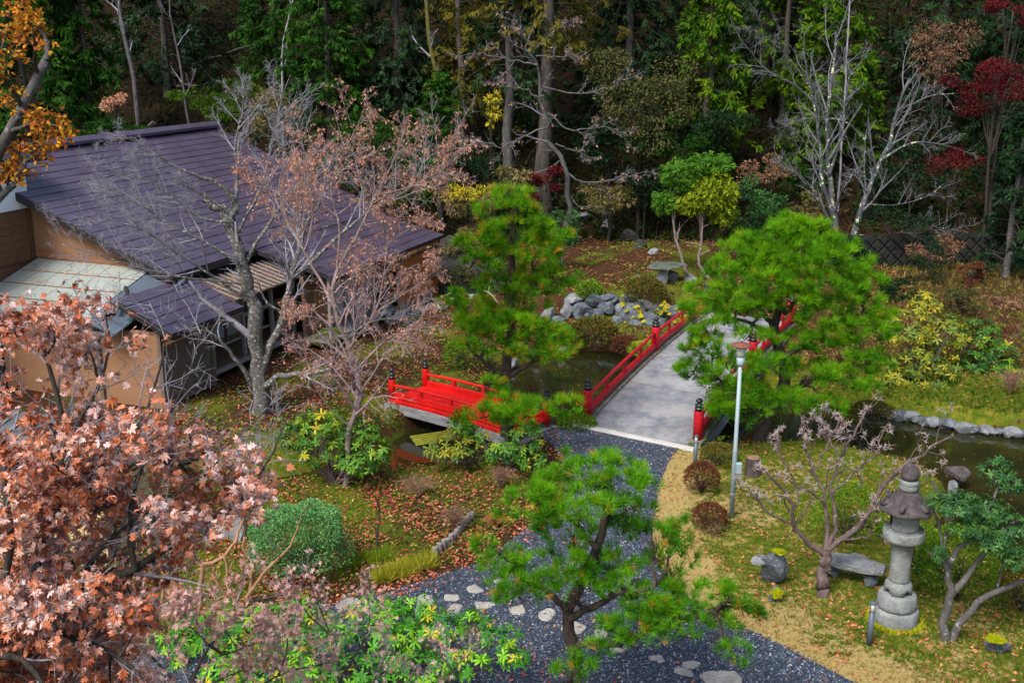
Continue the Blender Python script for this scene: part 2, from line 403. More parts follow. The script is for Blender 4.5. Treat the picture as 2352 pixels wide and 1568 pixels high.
def stone_mat(name, c0, c1, c2, moss=None, mossf=.6, sc=3.0):
    m, t, b = new_mat(name); p = coords(t); n = tex(t, sc, 8, .7, p); rp = ramp(t, [(.25, c0), (.5, c1), (.75, c2)]); t.links.new(n.outputs[0], rp.inputs[0]); c = rp.outputs[0]
    n4 = tex(t, sc*7, 6, .7, p); r4 = ramp(t, [(.58, (0, 0, 0)), (.66, (1, 1, 1))]); t.links.new(n4.outputs[0], r4.inputs[0]); c = mixc(t, r4.outputs[0], c, tuple(min(1, x*1.25+.03) for x in c2))
    if moss:
        g = t.nodes.new('ShaderNodeNewGeometry'); sp = t.nodes.new('ShaderNodeSeparateXYZ'); t.links.new(g.outputs['Normal'], sp.inputs[0])
        n2 = tex(t, sc*1.2, 5, .6, p); ad = t.nodes.new('ShaderNodeMath'); ad.operation = 'MULTIPLY'; t.links.new(n2.outputs[0], ad.inputs[0]); t.links.new(sp.outputs[2], ad.inputs[1])
        r2 = ramp(t, [(mossf*.62, (0, 0, 0)), (mossf*.62+.08, (1, 1, 1))]); t.links.new(ad.outputs[0], r2.inputs[0]); c = mixc(t, r2.outputs[0], c, moss)
    t.links.new(c, b.inputs['Base Color']); b.inputs['Roughness'].default_value = .85; b.inputs['Specular IOR Level'].default_value = .25
    n3 = tex(t, sc*6, 7, .7, p); bump(t, b, n3.outputs[0], .8, .04); return m
def wood_mat(name, c0, c1, axis_scale, rough=.75):
    m, t, b = new_mat(name); p = coords(t, axis_scale); n = tex(t, 4, 7, .7, p); rp = ramp(t, [(.25, c0), (.75, c1)]); t.links.new(n.outputs[0], rp.inputs[0])
    t.links.new(rp.outputs[0], b.inputs['Base Color']); b.inputs['Roughness'].default_value = rough; b.inputs['Specular IOR Level'].default_value = .2; bump(t, b, n.outputs[0], .4, .01); return m
# ------------------------------------------------------------------ the ground, pond and path
GX = np.concatenate([np.linspace(-60, -17, 30)[:-1], np.arange(-17, 19, .29), np.linspace(19, 60, 30)])
GY = np.concatenate([np.linspace(3, 13, 12)[:-1], np.arange(13, 53, .29), np.linspace(53, 110, 70)])
gx, gy = np.meshgrid(GX, GY); gzv = ground(gx, gy); nx, ny = len(GX), len(GY)
m_, t_, b_ = new_mat('garden_soil')
pc = coords(t_); n1 = tex(t_, .9, 8, .7, pc); n2 = tex(t_, 5, 8, .75, pc); n3 = tex(t_, 26, 6, .8, pc)
grass = ramp(t_, [(.3, (.032, .065, .005)), (.48, (.085, .125, .008)), (.60, (.19, .17, .018)), (.75, (.32, .22, .045))]); t_.links.new(n2.outputs[0], grass.inputs[0])
litter = ramp(t_, [(.3, (.020, .012, .007)), (.5, (.055, .026, .013)), (.62, (.10, .042, .020)), (.75, (.20, .09, .05))]); t_.links.new(n3.outputs[0], litter.inputs[0])
dry = ramp(t_, [(.3, (.22, .15, .045)), (.5, (.42, .31, .12)), (.75, (.58, .46, .22))]); t_.links.new(n3.outputs[0], dry.inputs[0])
hillc = ramp(t_, [(.3, (.007, .006, .004)), (.5, (.018, .011, .006)), (.68, (.035, .019, .010)), (.8, (.03, .035, .010))]); t_.links.new(n3.outputs[0], hillc.inputs[0])
def noisy(a, amt):
    q = t_.nodes.new('ShaderNodeMath'); q.operation = 'MULTIPLY_ADD'; t_.links.new(n2.outputs[0], q.inputs[0]); q.inputs[1].default_value = amt; q2 = t_.nodes.new('ShaderNodeMath'); q2.operation = 'ADD'
    t_.links.new(a, q.inputs[2]); q2.inputs[1].default_value = -amt*.5; t_.links.new(q.outputs[0], q2.inputs[0])
    rr = ramp(t_, [(.38, (0, 0, 0)), (.62, (1, 1, 1))]); t_.links.new(q2.outputs[0], rr.inputs[0]); return rr.outputs[0]
c_ = mixc(t_, noisy(attr(t_, 'litter'), 2.4), grass.outputs[0], litter.outputs[0])
c_ = mixc(t_, noisy(attr(t_, 'dry'), 2.6), c_, dry.outputs[0]); c_ = mixc(t_, attr(t_, 'hill'), c_, hillc.outputs[0])
t_.links.new(c_, b_.inputs['Base Color']); b_.inputs['Roughness'].default_value = .95; b_.inputs['Specular IOR Level'].default_value = .1; bump(t_, b_, n3.outputs[0], .9, .05)
M_SOIL = m_
mb = MB(); idx = np.arange(nx*ny).reshape(ny, nx)
f = np.stack([idx[:-1, :-1], idx[:-1, 1:], idx[1:, 1:], idx[1:, :-1]], -1).reshape(-1, 4)
mb.add(np.stack([gx, gy, gzv], -1).reshape(-1, 3), f)
go = part('ground', mb, M_SOIL, None, True); tag(go, kind='structure')
def cover(x, y):
    sp = sdist(PATH, x, y); spd = sdist(POND, x, y)
    right = sstep(1.5, 3.2, x)*(1-sstep(24, 30, y))
    dryv = right*((1-sstep(.1, .95+.45*sstep(18.5, 21, y), sp+.5*nz(x, y, 1.3)))*.8 + .33*(1-sstep(2, 6, sp)) + .30*nz(x, y, 1.0, 2.))
    lit = np.clip(.28+.35*nz(x, y, .7, .5)+(.42+.4*nz(x, y, .9, 2.2))*sstep(26, 31, y)*(1-sstep(2, 8, x)) + .5*(1-sstep(0.2, 1.2, sp))*(1-right) + (.22+.3*nz(x, y, .8, 1.1))*sstep(41, 44, y), 0, 1)
    lit = np.clip(lit+.2*(x < 2)*(y > 19)*(y < 26), 0, 1)*(1-.45*right)
    lit = np.where((x > 9)*(y > 30), .1+.75*sstep(32.5, 35.5, y), lit)
    return lit, np.clip(dryv, 0, 1), sstep(49.5, 52, y)
for nm, arr in zip(('litter', 'dry', 'hill'), cover(gx, gy)):
    a = go.data.attributes.new(nm, 'FLOAT', 'POINT'); a.data.foreach_set('value', arr.ravel().astype(np.float32))

mw, tw, bw = new_mat('pond_water'); bw.inputs['Base Color'].default_value = (.012, .016, .005, 1); bw.inputs['Roughness'].default_value = .06; bw.inputs['Specular IOR Level'].default_value = .5
nw = tex(tw, 1.4, 3, .5, coords(tw)); bump(tw, bw, nw.outputs[0], .06, .05)
nw2 = tex(tw, .35, 4, .6, coords(tw)); rw = ramp(tw, [(.35, (.008, .011, .004)), (.7, (.035, .033, .008))]); tw.links.new(nw2.outputs[0], rw.inputs[0]); tw.links.new(rw.outputs[0], bw.inputs['Base Color'])
mb = MB(); xs = np.linspace(-14, 26, 21); ys = np.linspace(15, 44, 16); wx, wy = np.meshgrid(xs, ys); ii = np.arange(wx.size).reshape(wx.shape)
mb.add(np.stack([wx, wy, np.full(wx.shape, WATER_Z)], -1).reshape(-1, 3), np.stack([ii[:-1, :-1], ii[:-1, 1:], ii[1:, 1:], ii[1:, :-1]], -1).reshape(-1, 4))
tag(part('water', mb, mw, None), kind='structure')

mg, tg, bg_ = new_mat('gravel_bed'); vo = tex(tg, 38, vec=coords(tg), kind='Voronoi'); rp = ramp(tg, [(0, (.010, .015, .026)), (.5, (.026, .036, .058)), (.85, (.06, .078, .115)), (1, (.22, .23, .25))])
sp_ = tg.nodes.new('ShaderNodeSeparateColor'); tg.links.new(vo.outputs['Color'], sp_.inputs[0]); tg.links.new(sp_.outputs[0], rp.inputs[0]); tg.links.new(rp.outputs[0], bg_.inputs['Base Color']); bg_.inputs['Roughness'].default_value = .7
bump(tg, bg_, vo.outputs['Distance'], 1.0, .03)
bm = bmesh.new(); vs = [bm.verts.new((x, y, gz(x, y)*0+.012)) for x, y in PATH]; fc = bm.faces.new(vs); bmesh.ops.triangulate(bm, faces=[fc]); me = bpy.data.meshes.new('gravel_path'); bm.to_mesh(me); bm.free(); me.materials.append(mg)
po = bpy.data.objects.new('gravel_path', me); COL.objects.link(po); tag(po, kind='structure')
if me.polygons[0].normal.z < 0: me.flip_normals()

def pick(n, x0, x1, y0, y1, keep, dens=True):
    """n random ground points, thicker near the viewer, where keep(x,y) holds"""
    ox, oy = [], []; got = 0
    while got < n:
        y = 1/(1/y1+(1/y0-1/y1)*rng.random(n*2)) if dens else rng.uniform(y0, y1, n*2)
        x = rng.uniform(x0, x1, n*2); k = keep(x, y)&(np.abs(x) < y*.52+1); ox.append(x[k]); oy.append(y[k]); got += k.sum()
        if k.sum() == 0: break
    x = np.concatenate(ox)[:n]; y = np.concatenate(oy)[:n]; return x, y
# loose stones of the gravel
x, y = pick(33000, -10, 9, 14.5, 31, lambda x, y: sdist(PATH, x, y) < .05)
PYR = (np.array([(-.5,-.45,-.15),(.55,-.3,-.15),(.0,.55,-.15),(.08,-.05,.4)]), np.array([(0,1,3),(1,2,3),(2,0,3)]))
mb = MB(); n = len(x); an = rng.uniform(0, 6.28, n)
scatter(mb, np.stack([x, y, np.full(n, .02)], 1), np.stack([np.cos(an), np.sin(an), rng.normal(0, .15, n)], 1), rng.uniform(.022, .05, n), PYR, rng.random(n)**1.6, np.array([[0, 0, 1.]]), .15)
M_PEB = leaf_mat('gravel_stone', [(.016, .025, .044), (.036, .053, .09), (.068, .095, .15), (.12, .155, .22), (.38, .40, .43)], .55, 0.0, .5)
single('gravel', mb, M_PEB, 'dark blue grey gravel of the garden path', 'gravel', kind='stuff')

# grass
GR = _tuft(6, 55, .045, 3, .5)
def lawn(x, y): return (sdist(PATH, x, y) > -.05)&(sdist(POND, x, y) > .15)
x, y = pick(14500, 1.5, 12, 14.5, 30, lambda x, y: lawn(x, y)&(x > 1.6)); z = ground(x, y)
lit, dr, _ = cover(x, y); tn = np.where(rng.random(len(x)) < np.clip(dr*1.1+.22*(nz(x, y, 1.2, 1.)+.4), 0, 1), rng.uniform(.6, 1, len(x)), rng.uniform(0, .48, len(x)))
mb = MB(); up = np.tile([0, 0, 1.], (len(x), 1))+rng.normal(0, .25, (len(x), 3)); scatter(mb, np.stack([x, y, z-.01], 1), up, rng.uniform(.05, .11, len(x)), GR, tn)
M_GRASS = leaf_mat('grass_blade', [(.028, .075, .006), (.07, .135, .010), (.16, .19, .015), (.36, .27, .06), (.58, .46, .20)], .6, .3, .2)
single('lawn_grass', mb, M_GRASS, 'short green and straw coloured grass beside the gravel path', 'grass', kind='stuff')
x, y = pick(8500, -12, 2.0, 17, 42, lambda x, y: lawn(x, y)); z = ground(x, y); mb = MB(); tn = rng.uniform(0, .5, len(x))
up = np.tile([0, 0, 1.], (len(x), 1))+rng.normal(0, .35, (len(x), 3)); scatter(mb, np.stack([x, y, z-.01], 1), up, rng.uniform(.06, .14, len(x)), GR, tn)
single('moss_and_weeds', mb, M_GRASS, 'low green weeds and moss around the stream banks', 'weeds', kind='stuff')
x, y = pick(9000, 8, 24, 30, 46, lambda x, y: lawn(x, y)); z = ground(x, y); mb = MB(); tn = np.where(y < 33.5, rng.uniform(0, .5, len(x)), rng.uniform(.2, .9, len(x)))
up = np.tile([0, 0, 1.], (len(x), 1))+rng.normal(0, .35, (len(x), 3)); scatter(mb, np.stack([x, y, z-.01], 1), up, rng.uniform(.08, .26, len(x)), GR, tn)
single('bank_grass', mb, M_GRASS, 'tussocky grass on the far bank of the pond', 'grass', kind='stuff')

# fallen leaves
def litter_keep(x, y):
    l, d, h = cover(x, y); s = sdist(PATH, x, y)
    pr = np.where(s < 0, .05+.45*sstep(-.7, 0, s)*(x < 2.5), .22+.78*l)*np.clip(.45+1.1*(nz(x, y, 1.5, 4.)+.3*nz(x, y, 4.3, 1.)+.25), .12, 1.7); pr = pr*np.where((x > 2)&(y < 30), .45, 1.0); return (sdist(POND, x, y) > .1)&(rng.random(x.shape) < pr)
x, y = pick(34000, -12, 16, 15, 51, litter_keep); z = ground(x, y); n = len(x); an = rng.uniform(0, 6.28, n)
mb = MB(); scatter(mb, np.stack([x, y, z+.03], 1), np.stack([np.cos(an), np.sin(an), rng.normal(0, .3, n)], 1), rng.uniform(.05, .10, n), L_RH, None, np.array([[0, 0, 1.]]), .35)
M_FALL = leaf_mat('fallen_leaf', [(.18, .04, .02), (.40, .085, .04), (.54, .16, .10), (.30, .07, .03), (.62, .26, .17), (.52, .26, .06)], .6, .1, .3)
single('fallen_leaves', mb, M_FALL, 'fallen brown and pink leaves scattered over the garden', 'leaves', kind='stuff')
# leaves floating on the pond
x, y = pick(260, -4, 14, 18, 38, lambda x, y: sdist(POND, x, y) < -.4); n = len(x); an = rng.uniform(0, 6.28, n); mb = MB()
scatter(mb, np.stack([x, y, np.full(n, WATER_Z+.006)], 1), np.stack([np.cos(an), np.sin(an), 0*an], 1), rng.uniform(.04, .08, n), L_RH, rng.uniform(.6, 1, n), np.array([[0, 0, 1.]]), .02)
single('floating_leaves', mb, M_FALL, 'single fallen leaves floating on the dark pond', 'leaves', kind='stuff')

# ------------------------------------------------------------------ the house
RR0 = P(488, 290, 6.8); AZ = R(20.6); hr = np.array([math.sin(AZ), math.cos(AZ), 0]); hp = np.array([math.cos(AZ), -math.sin(AZ), 0]); hz = np.array([0, 0, 1.0])
def hb(a, b, z): return np.array([RR0[0], RR0[1], 0])+hr*a+hp*b+hz*z
M_ROOF = plain_mat('plum_metal_roof', (.068, .054, .090), .30, .12, .8, .05, .5, 0.0, None, (.048, .034, .046), .55)
M_ROOFD = plain_mat('dark_roof_trim', (.020, .017, .020), .5, .2, 2, .1)
M_TAN = plain_mat('tan_plaster', (.27, .145, .082), .9, .10, 1.5, .12, .1, 0, None, (.24, .12, .06), .62)
M_WHITE = plain_mat('white_plaster', (.72, .74, .78), .85, .05, 1.2, .08, .2)
M_BOARD = wood_mat('weathered_board', (.075, .042, .022), (.19, .11, .058), (1.5, 1.5, 9))
M_DARKW = wood_mat('dark_gate_wood', (.06, .045, .036), (.20, .155, .125), (9, 9, 1.0))
M_POST = wood_mat('brown_timber', (.09, .05, .028), (.22, .125, .075), (3, 3, 3))
M_FENCE = wood_mat('orange_fence_wood', (.24, .075, .018), (.42, .15, .035), (8, 8, 1.2))
M_PALE = plain_mat('pale_sheet', (.30, .34, .32), .35, .12, 1.0, .03, .5, 0, None, (.27, .30, .24), .56)
M_PALE2 = plain_mat('blue_grey_sheet', (.085, .11, .145), .32, .2, .9, .04, .5)
M_GREYW = wood_mat('grey_old_wood', (.12, .11, .105), (.30, .28, .27), (2, 2, 7))
M_SHUT = plain_mat('shutter_glass', (.30, .36, .38), .2, .1, 1, .02, .6)
M_INT = plain_mat('dark_interior', (.012, .010, .009), .9, .1, 1, 0)
M_RUST = plain_mat('rust_line', (.22, .10, .045), .8, .3, 6, .2)

house = thing('wooden_house', 'low Japanese house with purple metal tiled roof and tan walls', 'house', hb(-7, 3.5, 0))
TB = .4; SL = math.sqrt(1+TB*TB); sdn = (hp-hz*TB)/SL; snn = (hp*TB+hz)/SL
A0, A1, BE, ZR = -14.12, .1, 8.2, 6.8
mb = MB(); quadslab(mb, [hb(A0, 0, ZR-.06), hb(A1, 0, ZR-.06), hb(A1, BE, ZR-.06-TB*BE), hb(A0, BE, ZR-.06-TB*BE)], .12)
quadslab(mb, [hb(A0, 0, ZR-.06), hb(A0, -5, ZR-.06-TB*5), hb(A1, -5, ZR-.06-TB*5), hb(A1, 0, ZR-.06)], .12)
roof = part('roof', mb, M_ROOFD, house)
def tile_mesh(w, h, th=.038):
    q = MB(); g = .006
    v = np.array([(-w/2+g, 0, 0), (w/2-g, 0, 0), (w/2-g, h*1.02, .012), (-w/2+g, h*1.02, .012), (-w/2+g, 0, .016), (w/2-g, 0, .016), (w/2-g, h*1.0, th), (-w/2+g, h*1.0, th), (-w/2+g, h*1.02, th-.012), (w/2-g, h*1.02, th-.012)])
    q.add(v, [np.array([[0,1,5,4],[4,5,6,7],[7,6,9,8],[8,9,2,3],[0,3,2,1]]), np.array([[0,4,7,8,3],[1,2,9,6,5]])]); return mesh_of('roof_tile', q, M_ROOF)
NR, NC = 20, 10; th_ = BE*SL/NR; tw_ = (A1-A0)/NC; TM = tile_mesh(tw_, th_); TMH = tile_mesh(tw_/2, th_)
def basis(ax, ay, az, o): return Matrix(((ax[0], ay[0], az[0], o[0]), (ax[1], ay[1], az[1], o[1]), (ax[2], ay[2], az[2], o[2]), (0, 0, 0, 1)))
for i in range(NR):
    b = i*th_/SL
    if i % 2 == 0: cells = [(A0+tw_*(k+.5), TM) for k in range(NC)]
    else: cells = [(A0+tw_*.25, TMH)]+[(A0+tw_*(k+1), TM) for k in range(NC-1)]+[(A1-tw_*.25, TMH)]
    for a, me_ in cells:
        wob = random.uniform(-.003, .003)
        piece('roof_tile', me_, roof, basis(-hr, sdn, snn, hb(a, b, ZR-.045-TB*b+wob)))
mb = MB(); capm = MB()
for k in range(10):
    a = A0-.1+(A1-A0+.2)*(k+.5)/10; L = (A1-A0+.2)/10-.012; q = MB(); hh = ZR+.16
    v = []
    for s in (-1, 1):
        for bb, zz in ((-.36, -.05), (-.34, .06), (0, .20), (.34, .06), (.36, -.05)): v.append(hb(a+s*L/2, bb, ZR+.02+zz))
    q.add(v, [np.array([[0,1,6,5],[1,2,7,6],[2,3,8,7],[3,4,9,8],[4,0,5,9]]), np.array([[4,3,2,1,0],[5,6,7,8,9]])]); part('ridge_cap', q, M_ROOF, roof)
mb = MB()                                                         # black fascias
for a in (A0-.02, A1+.02): beam(mb, hb(a, -.1, ZR-.16+.04), hb(a, BE+.02, ZR-.16-TB*BE), .05, .24, .008)
beam(mb, hb(A0, BE+.03, ZR-.15-TB*BE), hb(A1, BE+.03, ZR-.15-TB*BE), .05, .17, .008); part('fascia', mb, M_ROOFD, roof)
mb = MB(); zt = lambda b: ZR-.2-TB*abs(b)
v = [hb(-13.6, -4.5, 0), hb(-13.6, 7.4, 0), hb(-13.6, 7.4, zt(7.4)), hb(-13.6, 0, zt(0)), hb(-13.6, -4.5, zt(4.5))]; v2 = [hb(-13.4, *(c)) for c in ((-4.5, 0), (7.4, 0), (7.4, zt(7.4)), (0, zt(0)), (-4.5, zt(4.5)))]
mb.add(v+v2, [np.array([[4,3,2,1,0],[5,6,7,8,9]]), np.array([[0,1,6,5],[1,2,7,6],[2,3,8,7],[3,4,9,8],[4,0,5,9]])]); part('gable_wall', mb, M_TAN, house)
mb = MB(); box(mb, hb(-7, 7.38, 1.65), 13.0, .2, 3.3, hr, hp, hz); box(mb, hb(-.4, 1.4, 2), .2, 11.8, 4.0, hr, hp, hz); part('wall', mb, M_TAN, house)
mb = MB(); beam(mb, hb(-13.66, 2.6, 3.72), hb(-13.66, 7.1, 3.60), .08, .2); part('flashing', mb, M_RUST, house)
mb = MB(); box(mb, hb(-13.72, 5.0, 4.62), .12, .3, .16, hr, hp, hz); box(mb, hb(-13.72, 6.7, 4.0), .12, .3, .16, hr, hp, hz); part('purlin_end', mb, M_ROOFD, house)
# leaves on the roof
mb = MB(); n = 260; aa = rng.uniform(A0, A1, n); b2 = rng.uniform(.5, 8, n); pp = np.array([hb(a, b, ZR-TB*b+.02) for a, b in zip(aa, b2)]); scatter(mb, pp, rng.normal(size=(n, 3))*[1, 1, .2], rng.uniform(.06, .10, n), L_RH, rng.uniform(.5, 1, n), snn[None], .1)
n = 220; aa = rng.uniform(-16.4, -13.7, n); b2 = rng.uniform(2.7, 7.1, n); aa = np.where(rng.random(n) < .5, -13.6-np.round(-(aa+13.6)/.8)*.8+rng.normal(0, .08, n), aa)
pp = np.array([hb(a, b, 3.60+.28*(a+13.6)+.03) for a, b in zip(aa, b2)]); scatter(mb, pp, rng.normal(size=(n, 3))*[1, 1, .2], rng.uniform(.05, .10, n), L_RH, rng.uniform(.4, 1, n), np.array([[0, 0, 1.]]), .2)
single('roof_leaves', mb, M_FALL, 'pale fallen leaves dotted over the house roofs', 'leaves', kind='stuff')

# pale lean-to roof below the gable
lean = part('lean_to_roof', quadslab(MB(), [hb(-13.62, 2.6, 3.53), hb(-13.62, 7.2, 3.53), hb(-16.9, 7.2, 3.53-.28*3.28), hb(-16.9, 2.6, 3.53-.28*3.28)], .06), M_ROOFD, house)
for i in range(4):
    for k in range(6):
        a_ = -13.64-.82*i; b_0 = 2.6+k*.767; q = MB(); z0 = 3.57-.28*.82*i-.004*i
        quadslab(q, [hb(a_, b_0+.01, z0), hb(a_, b_0+.757, z0), hb(a_-.80, b_0+.757, z0-.28*.8), hb(a_-.80, b_0+.01, z0-.28*.8)], .02); part('sheet', q, M_PALE, lean)
    q = MB(); beam(q, hb(-13.64-.81*i-.8, 2.6, 3.575-.28*.82*(i+1)), hb(-13.64-.81*i-.8, 7.2, 3.575-.28*.82*(i+1)), .05, .015, 0); part('batten', q, M_RUST, lean)
mb = MB(); quadslab(mb, [hb(-13.62, 7.21, 3.54), hb(-13.62, 8.3, 3.22), hb(-16.9, 8.3, 2.32), hb(-16.9, 7.21, 2.64)], .05); part('hip_sheet', mb, M_PALE2, house)
mb = MB(); beam(mb, hb(-13.6, 8.32, 3.26), hb(-16.95, 8.32, 2.34), .14, .07, .02); beam(mb, hb(-16.93, 2.6, 2.56), hb(-16.93, 8.3, 2.28), .12, .08, .02); part('gutter', mb, M_PALE2, house)
q = MB(); tubes(q, [resample([hb(-15.2, 7.4, 3.28), hb(-15.5, 7.7, 3.1), hb(-15.9, 7.7, 3.02), hb(-16.3, 7.9, 2.86)], 8)], np.full((1, 8), .07), 8); part('downpipe', q, M_ROOFD, house)
# entry: pent roof, tan front wall, plank doors
EZ, EB0, EB1, EA0, EA1 = 2.36, 8.1, 9.98, -16.5, -12.95; ES = .46; e_n = 5
esl = math.sqrt(1+ES*ES); edn = (hp-hz*ES)/esl; enn = (hp*ES+hz)/esl; ezt = EZ+ES*(EB1-EB0)
eroof = part('porch_roof', quadslab(MB(), [hb(EA0, EB0, ezt), hb(EA1, EB0, ezt), hb(EA1, EB1, EZ), hb(EA0, EB1, EZ)], .12), M_ROOFD, house)
eh = (EB1-EB0)*esl/e_n; ew = (EA1-EA0)/3; EM = tile_mesh(ew, eh); EMH = tile_mesh(ew/2, eh)
for i in range(e_n):
    b = EB0+i*eh/esl; z = ezt-ES*(b-EB0)+.012
    cells = [(EA0+ew*(k+.5), EM) for k in range(3)] if i % 2 else [(EA0+ew*.25, EMH), (EA0+ew, EM), (EA0+2*ew, EM), (EA1-ew*.25, EMH)]
    for a, me_ in cells: piece('roof_tile', me_, eroof, basis(-hr, edn, enn, hb(a, b, z)))
mb = MB(); beam(mb, hb(EA0, EB1+.02, EZ-.09), hb(EA1, EB1+.02, EZ-.09), .05, .16); beam(mb, hb(EA0-.02, EB0, ezt-.1), hb(EA0-.02, EB1, EZ-.1), .05, .16); part('fascia', mb, M_ROOFD, eroof)
mb = MB(); box(mb, hb(-16.25, 6.4, 1.15), .16, 5.9, 2.3, hr, hp, hz); part('porch_wall', mb, M_TAN, house)
for a_, b_p in ((-16.36, 7.2), (-16.3, 9.38), (-13.95, 9.42)): part('post', box(MB(), hb(a_, b_p, 1.2), .12, .12, 2.4, hr, hp, hz), M_DARKW, house)
door = part('plank_door', box(MB(), hb(-15.12, 9.36, 1.1), 2.2, .04, 2.1, hr, hp, hz), M_DARKW, house)
for k in range(13): part('plank', box(MB(), hb(-16.15+k*.17, 9.40+.008*random.random(), 1.08), .155, .035, 2.05+.04*random.random(), hr, hp, hz, .006), M_DARKW, door)
mb = MB()
for z in (.35, 1.25, 2.05): beam(mb, hb(-16.2, 9.44, z), hb(-14.05, 9.44, z), .03, .10)
part('rail', mb, M_DARKW, door)
mb = MB(); beam(mb, hb(-16.9, 10.0, 2.16), hb(-13.0, 10.0, 2.22), .09, .09, .03); part('gutter', mb, M_POST, eroof)
# veranda
mb = MB(); box(mb, hb(-11.3, 8.6, .42), 5.2, 1.5, .08, hr, hp, hz); part('veranda_floor', mb, M_POST, house)
mb = MB(); beam(mb, hb(-13.9, 9.38, .40), hb(-8.7, 9.38, .40), .12, .14); part('veranda_edge', mb, M_GREYW, house)
for a in (-13.6, -11.9, -10.2, -8.8): part('veranda_post', box(MB(), hb(a, 9.2, 1.3), .11, .11, 2.1, hr, hp, hz), M_GREYW, house)
for k in range(4):
    w = part('window', box(MB(), hb(-13.0+k*1.22, 7.92, 1.35), 1.16, .06, 1.6, hr, hp, hz), M_POST, house); part('pane', box(MB(), hb(-13.0+k*1.22, 7.97, 1.42), 1.02, .02, 1.3, hr, hp, hz), M_SHUT, w)
mb = MB(); box(mb, hb(-11.2, 7.85, 1.9), 5.4, .1, 3.0, hr, hp, hz); part('veranda_wall', mb, M_INT, house)
mb = MB(); beam(mb, hb(-13.0, 9.1, 1.75), hb(-8.7, 9.1, 1.75), .09, .12); beam(mb, hb(-13.0, 9.1, 1.05), hb(-8.7, 9.1, 1.05), .05, .07); part('veranda_rail', mb, M_GREYW, house)
# lattice of the shaded bay
for k in range(14): part('lattice_bar', box(MB(), hb(-9.9+k*.16, 9.22, 1.35), .045, .04, 1.1, hr, hp, hz), M_POST, house)
for z in (.85, 1.3, 1.85): part('lattice_rail', beam(MB(), hb(-10.0, 9.25, z), hb(-7.6, 9.25, z), .035, .05), M_POST, house)
# old board roof with pale battens
brf = part('board_roof', quadslab(MB(), [hb(-13.0, 8.2, 3.02), hb(-8.2, 8.2, 3.02), hb(-8.2, 9.75, 2.58), hb(-13.0, 9.75, 2.58)], .07), plain_mat('old_bark_roof', (.10, .062, .045), .95, .35, 6, .6), house)
for k in range(16): part('batten', beam(MB(), hb(-12.9+k*.31, 8.22, 3.05), hb(-12.9+k*.31, 9.78, 2.61), .055, .05), M_GREYW, brf)
mb = MB(); n = 380; aa = rng.uniform(-13, -8.2, n); b2 = rng.uniform(8.25, 9.7, n); pp = np.array([hb(a, b, 3.045-.284*(b-8.2)) for a, b in zip(aa, b2)]); scatter(mb, pp, rng.normal(size=(n, 3))*[1, 1, .3], rng.uniform(.06, .11, n), L_RH, None, np.array([[0, 0, 1.]]), .3)
single('leaf_drift', mb, M_FALL, 'drift of brown leaves caught between pale battens on the board roof', 'leaves', kind='stuff')
# rear wing
WA0, WA1, WB0, WB1, WZ = -9.4, -.4, 7.9, 11.3, 2.68; WS = .24; wsl = math.sqrt(1+WS*WS); wdn = (hp-hz*WS)/wsl; wnn = (hp*WS+hz)/wsl; wzt = WZ+WS*(WB1-WB0)
wroof = part('wing_roof', quadslab(MB(), [hb(WA0, WB0, wzt), hb(WA1, WB0, wzt), hb(WA1, WB1, WZ), hb(WA0, WB1, WZ)], .12), M_ROOFD, house)
wh = (WB1-WB0)*wsl/8; ww = (WA1-WA0)/6; WM = tile_mesh(ww, wh)
for i in range(8):
    b = WB0+i*wh/wsl
    for k in range(6): piece('roof_tile', WM, wroof, basis(-hr, wdn, wnn, hb(WA0+ww*(k+.5), b, wzt-WS*(b-WB0)+.012)))
mb = MB(); box(mb, hb(-5.2, 9.9, 1.3), 8.2, .12, 2.6, hr, hp, hz); part('wing_wall', mb, M_POST, house)
for k, (a, w_, mt) in enumerate(((-8.2, .9, M_TAN), (-7.1, .8, M_SHUT), (-6.2, .62, M_SHUT), (-5.4, .72, M_SHUT), (-4.6, .6, M_TAN))):
    part('wall_panel', box(MB(), hb(a, 9.99, 1.35), w_, .05, 1.5, hr, hp, hz), mt, house)
for a in (-9.2, -6.8, -5.0, -3.9): part('wing_post', box(MB(), hb(a, 10.9, 1.3), .1, .1, 2.6, hr, hp, hz), M_GREYW, house)
mb = MB(); box(mb, hb(-6.6, 10.4, .38), 5.6, 1.0, .07, hr, hp, hz); part('deck', mb, M_GREYW, house)
# fence at the end of the house
fe = thing('board_fence', 'orange brown board fence under the eave beside the dark rock face', 'fence', hb(-2.1, 10.9, 0))
for k in range(17): part('board', box(MB(), hb(-3.9+k*.222, 10.9+.008*(k % 2), 1.12), .212, .03, 2.06, hr, hp, hz, .005), M_FENCE, fe)
for z in (.32, 1.05, 1.75): part('rail', beam(MB(), hb(-4.0, 10.95, z), hb(-.2, 10.95, z), .04, .07), M_POST, fe)
part('cap_rail', beam(MB(), hb(-4.05, 10.9, 2.19), hb(-.15, 10.9, 2.19), .12, .07, .01), M_POST, fe)

